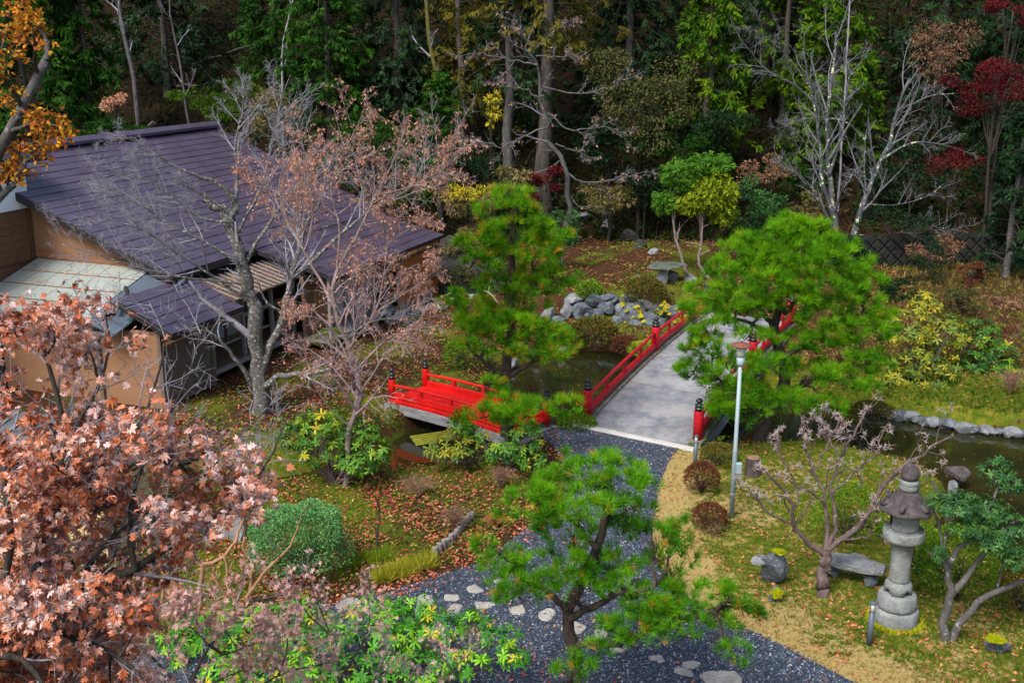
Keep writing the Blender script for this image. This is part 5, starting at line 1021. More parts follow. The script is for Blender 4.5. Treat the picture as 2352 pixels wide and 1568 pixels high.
pine('red_pine', 'broad domed pine beside the right railing of the concrete bridge', P(1755, 1080, 0), limbs, [(1830,525,65,28,.6),(1780,545,70,34,.4),(1880,560,75,38,.5),(1720,580,60,36,.3),(1830,590,110,40,.0),(1930,600,75,38,.3),(1680,625,65,38,.2),(1770,640,100,40,-.3),(1890,650,100,40,-.2),(1990,645,50,34,.3),(1630,680,48,36,.2),(1700,690,75,34,-.4),(1810,695,80,30,-.5),(1960,700,80,34,.0),(1640,735,55,30,-.2),(2020,745,45,40,.2),(1900,735,70,32,-.3),(1980,770,70,36,-.3),(1720,775,50,24,-.6),(1850,790,60,28,-.6),(1930,810,70,34,-.5),(1640,800,50,28,-.5),(1600,855,40,26,-.6),(1680,850,55,30,-.8),(1770,835,60,26,-.9),(1860,860,70,32,-.8),(1960,870,60,36,-.6),(2010,830,40,36,-.2),(1700,905,60,26,-1.0),(1800,925,60,28,-1.1),(1890,930,50,24,-.9),(1620,770,30,20,-.3),(1605,800,42,24,-.7),(1590,848,34,16,-.8),(1662,880,50,22,-1.0),(1672,945,34,16,-1.2),(1700,945,56,26,-1.3),(1590,725,32,20,-.2),(1740,720,60,24,-.6)], py, .24, F_PINE, 1.7, .012)

# ---- bare multi stemmed tree on the lawn
ty = 19.3
limbs = [px_limb([(1890,1385),(1893,1330),(1900,1280),(1895,1262)], ty, .15, .10), px_limb([(1895,1270),(1850,1240),(1825,1200),(1822,1160),(1790,1110),(1760,1080)], ty, .07, .02, -.3), px_limb([(1900,1262),(1930,1240),(1985,1190),(2020,1130),(2060,1080),(2110,1050),(2190,1000)], ty, .08, .015, .4), px_limb([(1897,1262),(1900,1210),(1895,1150),(1870,1080),(1850,1020),(1840,960)], ty, .06, .015, .4), px_limb([(1900,1260),(1920,1200),(1910,1130),(1930,1060),(1960,1000),(1990,940)], ty, .06, .014, .6), px_limb([(1895,1150),(1840,1120),(1800,1060),(1780,1000)], ty, .03, .012, .1), px_limb([(1910,1130),(1960,1090),(2010,1040),(2030,990)], ty, .032, .012, .6), px_limb([(1985,1190),(2010,1170),(2080,1150),(2140,1090)], ty, .03, .010, -.2), px_limb([(1825,1200),(1780,1190),(1740,1150),(1700,1120)], ty, .03, .010, -.4), px_limb([(1930,1060),(1900,1000),(1880,960)], ty, .022, .010, .3), px_limb([(1870,1080),(1900,1020),(1930,960)], ty, .022, .010, .2), px_limb([(1930,1240),(1990,1230),(2010,1190),(2020,1170)], ty, .025, .010, -.3)]
o = thing('crape_myrtle', 'bare knobbly multi stemmed tree on the lawn left of the stone lantern', 'tree', P(1890, 1385, 0)); PL, RR = limb_set([(a, b*.9, c) for a, b, c in limbs], 16, .3); PL[1:, 2:-1] += rng.normal(0, .022, PL[1:, 2:-1].shape); mb = MB(); tubes(mb, PL, RR, 10); part('trunk', mb, B_CRAPE, o, True)
A, Ar = spawn(PL[1:], RR[1:], 6, .35, .98, (30, 65), .42, 7, .38, .30, .62, .012, .25, .75); B_, Br = spawn(A, Ar, 3, .45, 1.0, (30, 60), .5, 5, .35, .28, .6, .008, .10, .32); mb = MB(); tubes(mb, A, Ar, 5); tubes(mb, B_, Br, 4)
tips = np.concatenate([PL[1:, -1], A[:, -1], B_[:, -1], B_[::2, 3]]); part('branches', mb, B_CRAPE, o, True)
q = np.repeat(tips, 7, 0); dq = norm(rng.normal(size=q.shape)+[0, 0, .35])*rng.uniform(.03, .10, (len(q), 1)); mb = MB(); tubes(mb, np.stack([q, q+dq], 1), np.tile([.005, .003], (len(q), 1)), 3); part('twigs', mb, B_TWIGK, o); mb = MB(); kq = rng.random(len(q)) < .4; scatter(mb, (q+dq)[kq], dq[kq]+rng.normal(0, .05, dq[kq].shape), .028, L_OV2); part('buds', mb, F_PEACH, o)
# ---- lichened tall bare tree, right background
by = 46.0; f0 = foot(1930, by)
limbs = [px_limb([(1932,690),(1925,600),(1915,480),(1905,400),(1900,280),(1918,150),(1920,75)], by, .26, .05, .3), px_limb([(1935,640),(1960,540),(1990,440),(2040,330),(2070,230),(2090,180)], by, .24, .06, .4), px_limb([(1915,500),(1890,420),(1880,300),(1860,200),(1845,120)], by, .14, .03, -.5), px_limb([(1925,560),(1870,440),(1820,390),(1780,370)], by, .12, .025, -.8), px_limb([(1905,400),(1935,300),(1950,180),(1990,130)], by, .10, .02, .8), px_limb([(1880,250),(1830,200),(1760,160),(1700,90)], by, .09, .015, -.6), px_limb([(2020,370),(2090,330),(2150,330),(2210,345)], by, .09, .015, .4), px_limb([(2070,250),(2140,220),(2200,215)], by, .07, .015, .3), px_limb([(1980,470),(2060,470),(2130,450),(2170,420)], by, .06, .012, .5), px_limb([(1990,440),(1985,380),(1990,300)], by, .07, .02, .3), px_limb([(1985,320),(1940,280),(1860,270),(1780,300)], by, .06, .012, -.3), px_limb([(1960,540),(2040,540),(2120,520),(2200,530)], by, .05, .012, .5), px_limb([(1860,200),(1800,120),(1720,60)], by-.4, .05, .01, -.4), px_limb([(1890,440),(1850,330),(1800,280)], by, .05, .012, -.5), px_limb([(1990,440),(1960,400),(1950,420)], by, .05, .02)]
limbs = [(a, b*.72, c*.8) for a, b, c in limbs]
bare_tree('bare_tree', 'tall bare tree with pale lichen patches on its trunks at the right', 'tree', f0, limbs, B_LICH, B_TWIGD, (11, 6, 4), (.42, .45, .5), up=.12, rmin=.010, lcap=(2.8, 1.3, .6), K=14, wob=.2)
# ---- horizontal branched bare tree before the cedars
by = 49.0
limbs = [px_limb([(1300,520),(1298,440),(1290,380),(1265,300),(1240,200),(1230,110),(1225,60)], by, .16, .03, .2), px_limb([(1265,290),(1210,310),(1150,340),(1080,330)], by, .05, .012, -.4), px_limb([(1250,220),(1180,200),(1120,195)], by, .05, .012, -.3), px_limb([(1235,150),(1170,140),(1110,125),(1060,130)], by, .05, .012, .2), px_limb([(1258,260),(1320,300),(1380,290),(1440,320)], by, .05, .012, -.5), px_limb([(1245,200),(1330,215),(1400,210),(1450,170)], by, .05, .012, .3), px_limb([(1232,130),(1300,130),(1350,110)], by, .04, .012), px_limb([(1290,390),(1350,420),(1430,410),(1490,390)], by, .06, .012, -.8), px_limb([(1275,330),(1330,350),(1370,370)], by, .04, .012, -.5), px_limb([(1285,370),(1230,400),(1180,430),(1120,440)], by, .045, .012, -.6), px_limb([(1230,110),(1180,70),(1160,40)], by, .03, .01), px_limb([(1230,110),(1290,60),(1320,40)], by, .03, .01), px_limb([(1298,440),(1340,480),(1400,490)], by, .03, .01, -.6)]
o, lv = bare_tree('bare_tree', 'bare tree with level sweeping branches before the cedar trunks', 'tree', foot(1300, by), limbs, B_GREY, B_TWIGD, (8, 6, 4), (.34, .45, .5), ang=((25, 55), (30, 60), (30, 65)), up=.02, rmin=.012, lcap=(1.6, .9, .45), K=12, wob=1.1)
mb = MB(); p, tg = along(lv[1], 1, .3, 1.0); scatter(mb, p, tg*.3+rng.normal(0, .5, tg.shape)+[0, 0, -.5], rng.uniform(.10, .15, len(p)), L_OVAL); part('leaves', mb, F_PEACH, o)
# ---- crossing pair of pale stems with feathery green heads
def plume_tree(label, pts, y, heads, mat, leaf=.16):
    o = thing('feathery_tree', label, 'tree', foot(pts[0][0], y, pts[0][1])); b0 = foot(pts[0][0], y, pts[0][1]); l0 = px_limb(pts, y, .075, .03, .2); l0[0][0] = b0; lim = [l0]
    for k, (u, v, hw, hh) in enumerate(heads): lim.append((np.array([l0[0][-1], (l0[0][-1]+D(u, v, y+.2))/2+[0, 0, .1], D(u, v, y+.2)]), .03, .012))
    PL, RR = limb_set(lim, 10, .3); mb = MB(); tubes(mb, PL, RR, 8); part('trunk', mb, B_PINKB, o, True); mb = MB(); A, Ar = spawn(PL, RR, 5, .3, .9, (35, 70), .22, 5, .1, .2, .5, .008); tubes(mb, A, Ar, 4); part('branches', mb, B_TWIGR, o, True); cm = MB()
    for (u, v, hw, hh) in heads:
        s = mpp(y); n = int(hw*hh*.42); c = D(u, v, y+.2); p, d = ell(n, c, (hw*s, hw*s*.9, hh*s), .3); ax = d*[.8, .8, 0]+[0, 0, -.7]+rng.normal(0, .3, d.shape)
        for k, T in enumerate(SPRAYS): q = np.arange(n) % 4 == k; scatter(cm, p[q], ax[q], leaf*1.9*rng.uniform(.7, 1.2, q.sum()), T)
    part('crown', cm, mat, o)
F_FEA = leaf_mat('feathery_green', [(.03, .10, .012), (.06, .17, .014), (.11, .25, .018)], .6, .25, .2); F_FEY = leaf_mat('feathery_yellow_green', [(.09, .15, .010), (.17, .24, .012), (.28, .33, .015)], .6, .25, .2)
plume_tree('pale stemmed tree with dark green feathery head at the back of the terrace', [(1590,700),(1570,610),(1545,500),(1550,420)], 44.0, [(1570,395,48,36),(1630,372,46,26),(1530,460,28,28)], F_FEA)
plume_tree('pale stemmed tree with yellow green feathery head beside the darker one', [(1630,680),(1605,600),(1615,520),(1612,450)], 43.6, [(1640,440,50,48),(1590,460,30,30),(1660,480,28,30)], F_FEY)

# ---- background trees on the slope
def conifer(name, label, u, y, vtop, vbot, hw, mat, dens=1.0, tr=.22, bark=None, leaf=.55, droop=.35, cat='conifer', du=0, prof=.7):
    b = foot(u, y, vbot); s = mpp(y); zt, zb = D(u, vtop, y)[2], D(u, vbot, y)[2]; zb = max(zb, b[2]+.3); zt = max(zt, zb+1); R0 = hw*s; o = thing(name, label, cat, b); lean = np.array([du*s, 0, 0])
    mb = MB(); tp = np.array([b-[0, 0, .3], b*[1, 1, 0]+lean*.4+[0, 0, (b[2]+zt)/2], b*[1, 1, 0]+lean+[0, 0, zt]]); PL, RR = limb_set([(tp, tr, .04)], 12, .2); tubes(mb, PL, RR, 10); part('trunk', mb, bark or B_CEDAR, o, True)
    nb = int(22*dens*max(1, (zt-zb)/4)); fr = rng.random(nb); r = R0*np.clip((1-fr)**prof, .12, 1)*rng.uniform(.65, 1.15, nb); a = rng.uniform(0, 6.28, nb); z = zb+fr*(zt-zb)*.98; K = 6; t = np.linspace(0, 1, K)
    ctr = b[:2][None]+lean[:2][None]*((z-b[2])/(zt-b[2]))[:, None]
    PLb = np.stack([ctr[:, 0:1]+np.cos(a)[:, None]*r[:, None]*t, ctr[:, 1:2]+np.sin(a)[:, None]*r[:, None]*t, z[:, None]+r[:, None]*(.25*t-droop*1.3*t*t)], -1); PLb[:, 1:-1] += rng.normal(0, .06, PLb[:, 1:-1].shape)
    mb = MB(); tubes(mb, PLb, np.maximum(.035*(1-.8*t), .008)[None].repeat(nb, 0), 4); part('branches', mb, B_DARK, o, True)
    sub, sr = spawn(PLb, np.full((nb, K), .01), 5, .3, 1.0, (35, 70), .42, 4, -.05, .12, .7, .006, .2, 1.6, .15); cm = MB(); bt = rng.random(nb)*.5
    p1, t1 = along(PLb, 6, .25, 1.0); p2, t2 = along(sub, 5, .2, 1.0); p = np.concatenate([p1, p2]); tg = np.concatenate([t1, t2]); tn = np.concatenate([np.repeat(bt, 6), np.repeat(np.repeat(bt, 5), 5)])+rng.random(len(p))*.5
    vv_ = 784-FPX*((p-CAMP)@_cu)/((p-CAMP)@_cf); kp = (vv_ > -70)|(rng.random(len(p)) < .16); big = np.where(vv_ > -70, 1.0, 2.3)[kp]; p, tg, tn = p[kp], tg[kp], tn[kp]
    ax = tg*[.9, .9, .4]+rng.normal(0, .3, tg.shape)+[0, 0, -droop]
    for k, T in enumerate(SPRAYS): q = np.arange(len(p)) % 4 == k; scatter(cm, p[q], ax[q], leaf*.8*big[q]*rng.uniform(.6, 1.25, q.sum()), T, np.clip(tn[q], 0, 1), np.array([[0, 0, 1.]]), .6)
    part('crown', cm, mat, o); return o
def broadleaf(name, label, u, y, v, hw, hh, mat, size=.14, n=3000, tpl=L_OVAL, bark=None, clumps=16, cat='tree', tr=.12, dy=.8):
    b = foot(u, y, v+hh); s = mpp(y); c = D(u, v, y); r = np.array([hw*s, hw*s*dy, hh*s]); o = thing(name, label, cat, b); d = norm(rng.normal(size=(clumps, 3))); cc = c+d*r*rng.uniform(.4, 1.08, (clumps, 1)); lim = [(np.array([b-[0, 0, .2], (b+c)/2+rng.normal(0, .12, 3), c]), tr, tr*.4)]
    for k in range(clumps): lim.append((np.array([c*.6+b*.4, (c+cc[k])/2-[0, 0, .1], cc[k]]), tr*.35, .012))
    PL, RR = limb_set(lim, 8, .4); mb = MB(); tubes(mb, PL, RR, 6); part('trunk', mb, bark or B_DARK, o, True); cm = MB(); n = int(n*1.7); size = size*.78; per = n//clumps
    for k in range(clumps):
        rr = r*rng.uniform(.22, .46)*[1, 1, rng.uniform(.7, 1.1)]; p, dd = ell(per, cc[k], rr*[1, 1, .8], .5); p[:, 2] = np.maximum(p[:, 2], ground(p[:, 0], p[:, 1])+.05); ax = dd+rng.normal(0, .5, dd.shape)+[0, 0, -.1]; scatter(cm, p, ax, size*rng.uniform(.7, 1.3, per), tpl, np.clip(rng.random(per)*.6+rng.random()*.35, 0, 1), np.array([[0, 0, 1.]]), .7)
    part('crown', cm, mat, o); return o
conifer('cedar_tree', 'tall cedar with thick grey brown trunk behind the level branched bare tree', 1258, 53.0, -700, 70, 170, F_CEDY, 1.0, .46, B_CEDAR, .6, .5, 'cedar tree')
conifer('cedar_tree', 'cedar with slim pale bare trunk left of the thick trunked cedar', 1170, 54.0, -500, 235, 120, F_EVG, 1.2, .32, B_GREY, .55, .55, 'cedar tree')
conifer('cedar_tree', 'cedar with bronze green hanging sprays at the top centre', 1060, 56.0, -420, 220, 110, F_CEDY, 1.4, .3, None, .55, .6, 'cedar tree')
conifer('fir_tree', 'dark green fir with layered branches left of the pale trunk', 1010, 52.0, 150, 420, 105, F_HINOG, 1.7, .16, None, .5, .25, 'fir tree')
conifer('hinoki_cypress', 'fresh green cypress standing above the right end of the purple roof', 760, 55.5, -300, 300, 120, F_HINOG, 1.9, .22, None, .62, .5, 'cypress')
conifer('hinoki_cypress', 'dark green cypress between the brown slope and the fresh green cypress', 640, 60.0, -400, 230, 100, F_HINOG, 1.4, .22, None, .6, .5, 'cypress')
conifer('hinoki_cypress', 'yellow green cypress with hanging sprays right of the olive evergreen', 1620, 52.5, -260, 330, 105, F_HINO, 1.9, .22, None, .6, .55, 'cypress')
conifer('hinoki_cypress', 'yellow green cypress behind the tall lichened bare tree', 1905, 54.0, -200, 360, 125, F_HINO, 2.0, .24, None, .6, .5, 'cypress')
conifer('hinoki_cypress', 'yellow green cypress tip hanging in at the top, left of the lichened tree', 1790, 57.0, -380, 330, 90, F_HINO, 1.2, .2, None, .55, .5, 'cypress')
conifer('hinoki_cypress', 'broad green cypress filling the top left behind the orange tree', 70, 53.5, -350, 330, 150, F_HINOG, 1.9, .24, None, .65, .45, 'cypress')
conifer('hinoki_cypress', 'green cypress right of the broad one, above the roof ridge', 215, 55.0, -300, 330, 105, F_HINOG, 1.6, .2, None, .6, .45, 'cypress')
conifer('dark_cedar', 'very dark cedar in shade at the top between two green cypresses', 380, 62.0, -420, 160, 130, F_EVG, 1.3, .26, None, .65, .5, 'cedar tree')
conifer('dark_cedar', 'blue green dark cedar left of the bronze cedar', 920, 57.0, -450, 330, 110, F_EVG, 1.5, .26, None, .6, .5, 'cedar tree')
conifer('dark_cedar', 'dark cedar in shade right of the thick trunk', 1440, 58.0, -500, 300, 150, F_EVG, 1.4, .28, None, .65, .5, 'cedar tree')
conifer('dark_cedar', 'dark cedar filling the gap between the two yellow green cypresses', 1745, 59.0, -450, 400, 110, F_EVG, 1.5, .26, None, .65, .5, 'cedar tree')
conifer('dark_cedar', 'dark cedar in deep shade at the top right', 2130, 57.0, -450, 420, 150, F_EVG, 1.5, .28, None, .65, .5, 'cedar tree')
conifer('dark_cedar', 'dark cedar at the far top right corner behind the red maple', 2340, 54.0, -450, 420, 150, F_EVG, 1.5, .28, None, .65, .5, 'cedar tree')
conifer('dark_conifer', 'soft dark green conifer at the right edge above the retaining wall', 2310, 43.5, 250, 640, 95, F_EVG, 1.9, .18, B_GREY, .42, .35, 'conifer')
broadleaf('evergreen_oak', 'rounded olive green evergreen tree in the middle of the slope', 1470, 51.0, 240, 125, 105, F_OLIVE, .19, 6500, L_OVAL, None, 26, dy=.7)
broadleaf('evergreen_tree', 'dark bushy evergreen below the olive tree', 1400, 50.6, 330, 90, 60, F_EVG, .2, 2600, L_OVAL, None, 14)
broadleaf('evergreen_tree', 'dark bushy evergreen below the yellow green cypress', 1620, 50.4, 310, 90, 60, F_EVG, .2, 2600, L_OVAL, None, 14)
broadleaf('evergreen_tree', 'dark evergreen in shade left of the fir above the house wing', 870, 51.5, 330, 80, 60, F_HINOG, .2, 2400, L_LONG, None, 12)
broadleaf('evergreen_tree', 'shaded evergreen right of the fir beside the pale trunk', 1120, 51.0, 400, 50, 60, F_EVG, .18, 1600, L_LONG, None, 10)
broadleaf('evergreen_bush', 'dark evergreen bush at the foot of the slope under the olive tree', 1480, 50.4, 420, 80, 45, F_EVG, .17, 1500, L_OVAL, None, 12, 'bush', .05)
broadleaf('evergreen_bush', 'dark evergreen bush between the olive tree and the feathery trees', 1560, 49.6, 330, 60, 50, F_HINOG, .17, 1300, L_OVAL, None, 11, 'bush', .05)
broadleaf('evergreen_bush', 'dark green bush behind the low crimson branch', 2090, 50.5, 400, 90, 60, F_EVG, .18, 1800, L_OVAL, None, 12, 'bush', .05)
broadleaf('evergreen_bush', 'dark green bush below the crimson maple at the right', 2290, 49.5, 380, 80, 60, F_EVG, .18, 1600, L_OVAL, None, 12, 'bush', .05)
broadleaf('evergreen_bush', 'shaded bush left of the lichened bare tree at the slope foot', 1830, 50.0, 420, 60, 60, F_HINOG, .17, 1300, L_OVAL, None, 11, 'bush', .05)
broadleaf('sasa_patch', 'tan bamboo grass patch on the slope above the roof end', 640, 53.0, 250, 70, 50, F_SASA, .3, 900, L_LONG, None, 12, 'bamboo grass', .02)
broadleaf('sasa_patch', 'tan bamboo grass patch right of the level branched tree', 1400, 49.3, 455, 70, 30, F_SASA, .26, 700, L_LONG, None, 11, 'bamboo grass', .02)
broadleaf('golden_bush', 'golden green bushy tree just above the roof end', 500, 52.5, 245, 95, 50, F_HINO, .2, 2800, L_LONG, None, 14, 'tree', .08)
broadleaf('roof_bush', 'dark green bush behind the left half of the ridge', 250, 51.0, 300, 95, 30, F_HINOG, .18, 1600, L_OVAL, None, 10, 'bush', .06)
broadleaf('orange_shrub', 'small orange leaved shrub on the slope above the ridge', 260, 52.5, 225, 36, 22, F_PEACH, .16, 380, L_OVAL, None, 8, 'shrub', .04)
broadleaf('red_maple', 'crimson red maple at the right edge', 2290, 47.5, 200, 100, 75, F_REDM, .13, 3600, L_OV2, None, 16, 'maple tree', .1)
broadleaf('red_maple', 'crimson maple spray hanging in at the top right corner', 2330, 49.0, 15, 70, 35, F_REDM, .13, 1300, L_OV2, None, 8, 'maple tree', .08)
broadleaf('red_maple', 'low crimson maple branch above the retaining wall', 2190, 46.5, 380, 60, 40, F_REDM, .12, 900, L_OV2, None, 8, 'maple tree', .05)
broadleaf('red_shrub', 'dark red leaved shrub behind the mid pine', 1250, 48.0, 425, 55, 42, F_REDM, .14, 1300, L_OV2, None, 10, 'shrub', .05)
broadleaf('camellia', 'glossy dark green camellia between the feathery trees and the domed pine', 1740, 46.0, 480, 58, 65, F_EVB, .14, 2600, L_OVAL, None, 16, 'shrub', .07)
broadleaf('small_evergreen', 'small evergreen with tiers of dark leaves right of the mid pine', 1295, 45.0, 520, 42, 62, F_EVB, .13, 1300, L_OVAL, B_GREY, 9, 'tree', .07)
broadleaf('yellow_bamboo', 'clump of yellow leaved bamboo grass behind the mid pine', 1080, 47.5, 440, 55, 40, F_YEL, .24, 420, L_LONG, None, 9, 'bamboo', .02)
broadleaf('yellow_bamboo', 'small yellow leaved bamboo sprig beside the pale cedar trunk', 1125, 50.0, 250, 24, 30, F_YEL, .3, 130, L_LONG, None, 5, 'bamboo', .02)
broadleaf('tan_bamboo', 'tan and yellow bamboo grass below the pale cedar trunk', 1190, 48.6, 420, 60, 35, F_SASA, .28, 700, L_LONG, None, 10, 'bamboo', .02)
broadleaf('wall_shrub', 'dark wispy evergreen shrub before the block wall', 2130, 42.5, 600, 40, 55, F_EVG, .14, 1000, L_LONG, None, 10, 'shrub', .05)
broadleaf('wall_creeper', 'dark green creeper hanging over the top of the block wall', 2050, 46.0, 500, 90, 26, F_EVG, .13, 1500, L_OVAL, None, 12, 'creeper', .03)
broadleaf('wall_bush', 'brown leaved bush before the middle of the block wall', 2150, 44.5, 570, 60, 40, F_BRN, .12, 1100, L_OVAL, None, 9, 'bush', .03)
broadleaf('rock_shrub', 'olive shrub covering the foot of the dark rock face', 1050, 44.6, 640, 44, 26, F_OLIVE, .12, 900, L_OVAL, None, 9, 'shrub', .03)
broadleaf('rock_fern', 'tan dry fronds hanging over the top of the dark rock face', 1060, 46.8, 560, 60, 30, F_SASA, .2, 700, L_LONG, None, 10, 'fern', .02)
broadleaf('bank_bush', 'dark green bush on the far bank directly behind the domed pine', 2050, 41.0, 665, 50, 36, F_EVG, .12, 1200, L_OVAL, None, 10, 'bush', .04)
broadleaf('bank_bush', 'brown dry bush at the right edge of the far bank', 2320, 40.0, 700, 50, 40, F_BRN, .12, 1000, L_OVAL, None, 10, 'bush', .04)
broadleaf('bank_bush', 'olive bush between the red bush and the yellowing rhododendron', 2200, 39.0, 690, 46, 30, F_OLIVE, .12, 900, L_OVAL, None, 10, 'bush', .04)
broadleaf('bank_bush', 'russet brown bush behind the dark green rhododendron', 2280, 37.5, 760, 50, 36, F_AZR, .10, 1000, L_OVAL, None, 10, 'bush', .04)
broadleaf('bank_bush', 'dark evergreen bush in front of the left end of the block wall', 1960, 43.5, 590, 44, 44, F_EVG, .13, 1100, L_OVAL, None, 10, 'bush', .04)
broadleaf('russet_bush', 'rounded dull red bush right of the wispy shrub', 2232, 42.0, 622, 32, 30, F_AZR, .09, 1500, L_OVAL, None, 10, 'bush', .04)
broadleaf('brown_shrub', 'brown dry shrub on the slope below the tall bare tree', 1765, 49.0, 400, 60, 40, F_BRN, .15, 900, L_OVAL, None, 10, 'shrub', .03)
broadleaf('orange_vine', 'orange yellow leaved shrub left of the lichened trunks', 1850, 47.5, 480, 42, 42, F_SASA, .16, 600, L_OVAL, None, 9, 'shrub', .03)
broadleaf('dry_vine', 'dry brown vine tangle hanging at the top right', 2170, 53.0, 110, 90, 80, F_BRN, .2, 1500, L_LONG, None, 12, 'vine', .03)
broadleaf('hanging_shrub', 'shrub with yellow green leaves over the rock face beside the fence', 1085, 47.5, 500, 60, 60, F_SASA, .18, 1300, L_LONG, None, 12, 'shrub', .04)
broadleaf('fence_shrub', 'dark green shrub behind the orange fence', 955, 49.5, 420, 60, 60, F_HINOG, .2, 1600, L_LONG, None, 12, 'shrub', .05)
# leaning and thin trunks
def stem(label, pts, y, r0, r1, bark, tw=(5, 4, 3)):
    l = px_limb(pts, y, r0, r1, .3); l[0][0] = foot(pts[0][0], y, pts[0][1])-[0, 0, .2]; bare_tree('bare_sapling', label, 'tree', foot(pts[0][0], y, pts[0][1]), [l], bark, B_TWIG, tw, (.22, .4, .4), up=.1, rmin=.012, K=12, lcap=(2.2, 1, .4))
stem('tall leaning bare trunk on the brown slope above the ridge', [(322,262),(308,200),(290,110),(272,0),(262,-120)], 54.0, .15, .08, B_GREY)
stem('crooked bare sapling right of the leaning trunk', [(432,190),(410,130),(395,60),(385,-60)], 56.0, .08, .04, B_GREY)
stem('thin forked sapling on the slope left of the cypress', [(640,170),(650,100),(670,30),(680,-80)], 56.0, .08, .03, B_TWIG)
stem('thin bare sapling among the dark trees at the top right', [(1955,110),(1950,40),(1955,-80)], 52.0, .06, .03, B_TWIG)
stem('mossy trunk leaning beside the fir', [(1010,330),(1000,180),(985,60),(975,-100)], 55.0, .14, .09, bark_mat('mossy_bark', (.05, .05, .015), (.13, .12, .03), None), (3, 3, 2))
for k, (lab, pts, y) in enumerate([('fallen branch lying across the brown slope', [(440,158),(490,140),(540,122),(600,108)], 57.0), ('second fallen stick below the long fallen branch', [(400,200),(450,205),(500,195)], 55.0), ('bare log lying slanted at the top centre', [(905,5),(950,25),(985,50)], 60.0)]):
    q = MB(); w = []
    for (u, v) in pts: g_ = G(u, v); w.append(g_+[0, 0, .12])
    tubes(q, [resample(w, 10, .05)], np.linspace(.10, .05, 10)[None], 7); single('fallen_branch', q, B_GREY, lab, 'branch', smooth=True)

B_DARKT = bark_mat('dead_stem', (.03, .024, .018), (.11, .09, .07), None, .5, 6)
# undergrowth and leaf litter of the slope
hx, hy = pick(12500, -36, 36, 50.2, 74, lambda x, y: rng.random(x.shape) < .5+.5*nz(x, y, .5), False); hz_ = ground(hx, hy); mb = MB(); n = len(hx)
UG = [_tuft(5, 75, .075, s, .5) for s in (21, 22, 23)]; bt = np.clip(.4+.5*nz(hx, hy, .35, 2.0), 0, 1)
for k in range(3):
    q = np.arange(n) % 3 == k; scatter(mb, np.stack([hx, hy, hz_], 1)[q], np.tile([0, -.4, 1.], (q.sum(), 1))+rng.normal(0, .4, (q.sum(), 3)), rng.uniform(.3, .85, q.sum()), UG[k], np.clip(bt[q]*.8+rng.normal(0, .15, q.sum()), 0, 1))
M_UG = leaf_mat('slope_undergrowth', [(.006, .018, .004), (.015, .034, .006), (.04, .05, .010), (.10, .07, .025), (.05, .024, .010)], .6, .2, .2)
single('undergrowth', mb, M_UG, 'low bamboo grass and brush covering the wooded slope', 'undergrowth', kind='stuff')
hx, hy = pick(9000, -34, 34, 50, 75, lambda x, y: rng.random(x.shape) < .7, False); hz_ = ground(hx, hy); n = len(hx); an = rng.uniform(0, 6.28, n); mb = MB()
scatter(mb, np.stack([hx, hy, hz_+.05], 1), np.stack([np.cos(an), np.sin(an), rng.normal(0, .4, n)], 1), rng.uniform(.10, .2, n), L_RH, None, np.array([[0, -.5, 1.]]), .4)
single('slope_leaves', mb, leaf_mat('slope_leaf', [(.07, .03, .015), (.16, .06, .03), (.24, .11, .06)], .7, .1, .2), 'dead brown leaves lying over the wooded slope', 'leaves', kind='stuff')

# brushwood: thin dead stems and creepers standing on the slope
n = 1500; hx, hy = pick(n, -34, 34, 50.5, 76, lambda x, y: x == x, False); hz_ = ground(hx, hy); b0 = np.stack([hx, hy, hz_-.05], 1); dd = norm(np.tile([0, -.15, 1.], (n, 1))+rng.normal(0, .55, (n, 3))); ln = rng.uniform(.6, 3.2, n)[:, None]
PLs = np.stack([b0, b0+dd*ln*.35+rng.normal(0, .08, (n, 3)), b0+dd*ln*.7+rng.normal(0, .14, (n, 3))-[0, 0, .05], b0+dd*ln+rng.normal(0, .2, (n, 3))-[0, 0, .2]], 1)
mb = MB(); tubes(mb, PLs, np.linspace(1, .4, 4)[None]*rng.uniform(.010, .028, (n, 1)), 3); single('brushwood', mb, B_DARKT, 'thin dead stems and creepers standing in the undergrowth of the slope', 'brushwood', kind='stuff')

# thicket of dark leaves above the slope
hx, hy = pick(4600, -36, 36, 51.0, 72, lambda x, y: (nz(x, y, .42, 3.1) > -.45)&~((x < -8)&(x > -22)&(y < 62)), False); hz_ = ground(hx, hy); mb = MB(); n = len(hx); hh_ = rng.uniform(.3, 2.6, n)*np.clip(.6+.7*nz(hx, hy, .6, 1.), .2, 1.4)
c3 = np.repeat(np.stack([hx, hy, hz_+hh_], 1), 10, 0)+rng.normal(0, .38, (n*10, 3)); scatter(mb, c3, rng.normal(size=c3.shape)+[0, -.3, .2], rng.uniform(.12, .28, len(c3)), L_RH, np.clip(np.repeat(rng.random(n)*.6, 10)+rng.random(n*10)*.4, 0, 1), np.array([[0, -.3, 1.]]), .8)
single('thicket', mb, leaf_mat('thicket_leaf', [(.003, .012, .003), (.007, .024, .005), (.014, .042, .007), (.03, .05, .010)], .5, .15, .3), 'dark evergreen thicket between the trunks on the slope', 'thicket', kind='stuff')

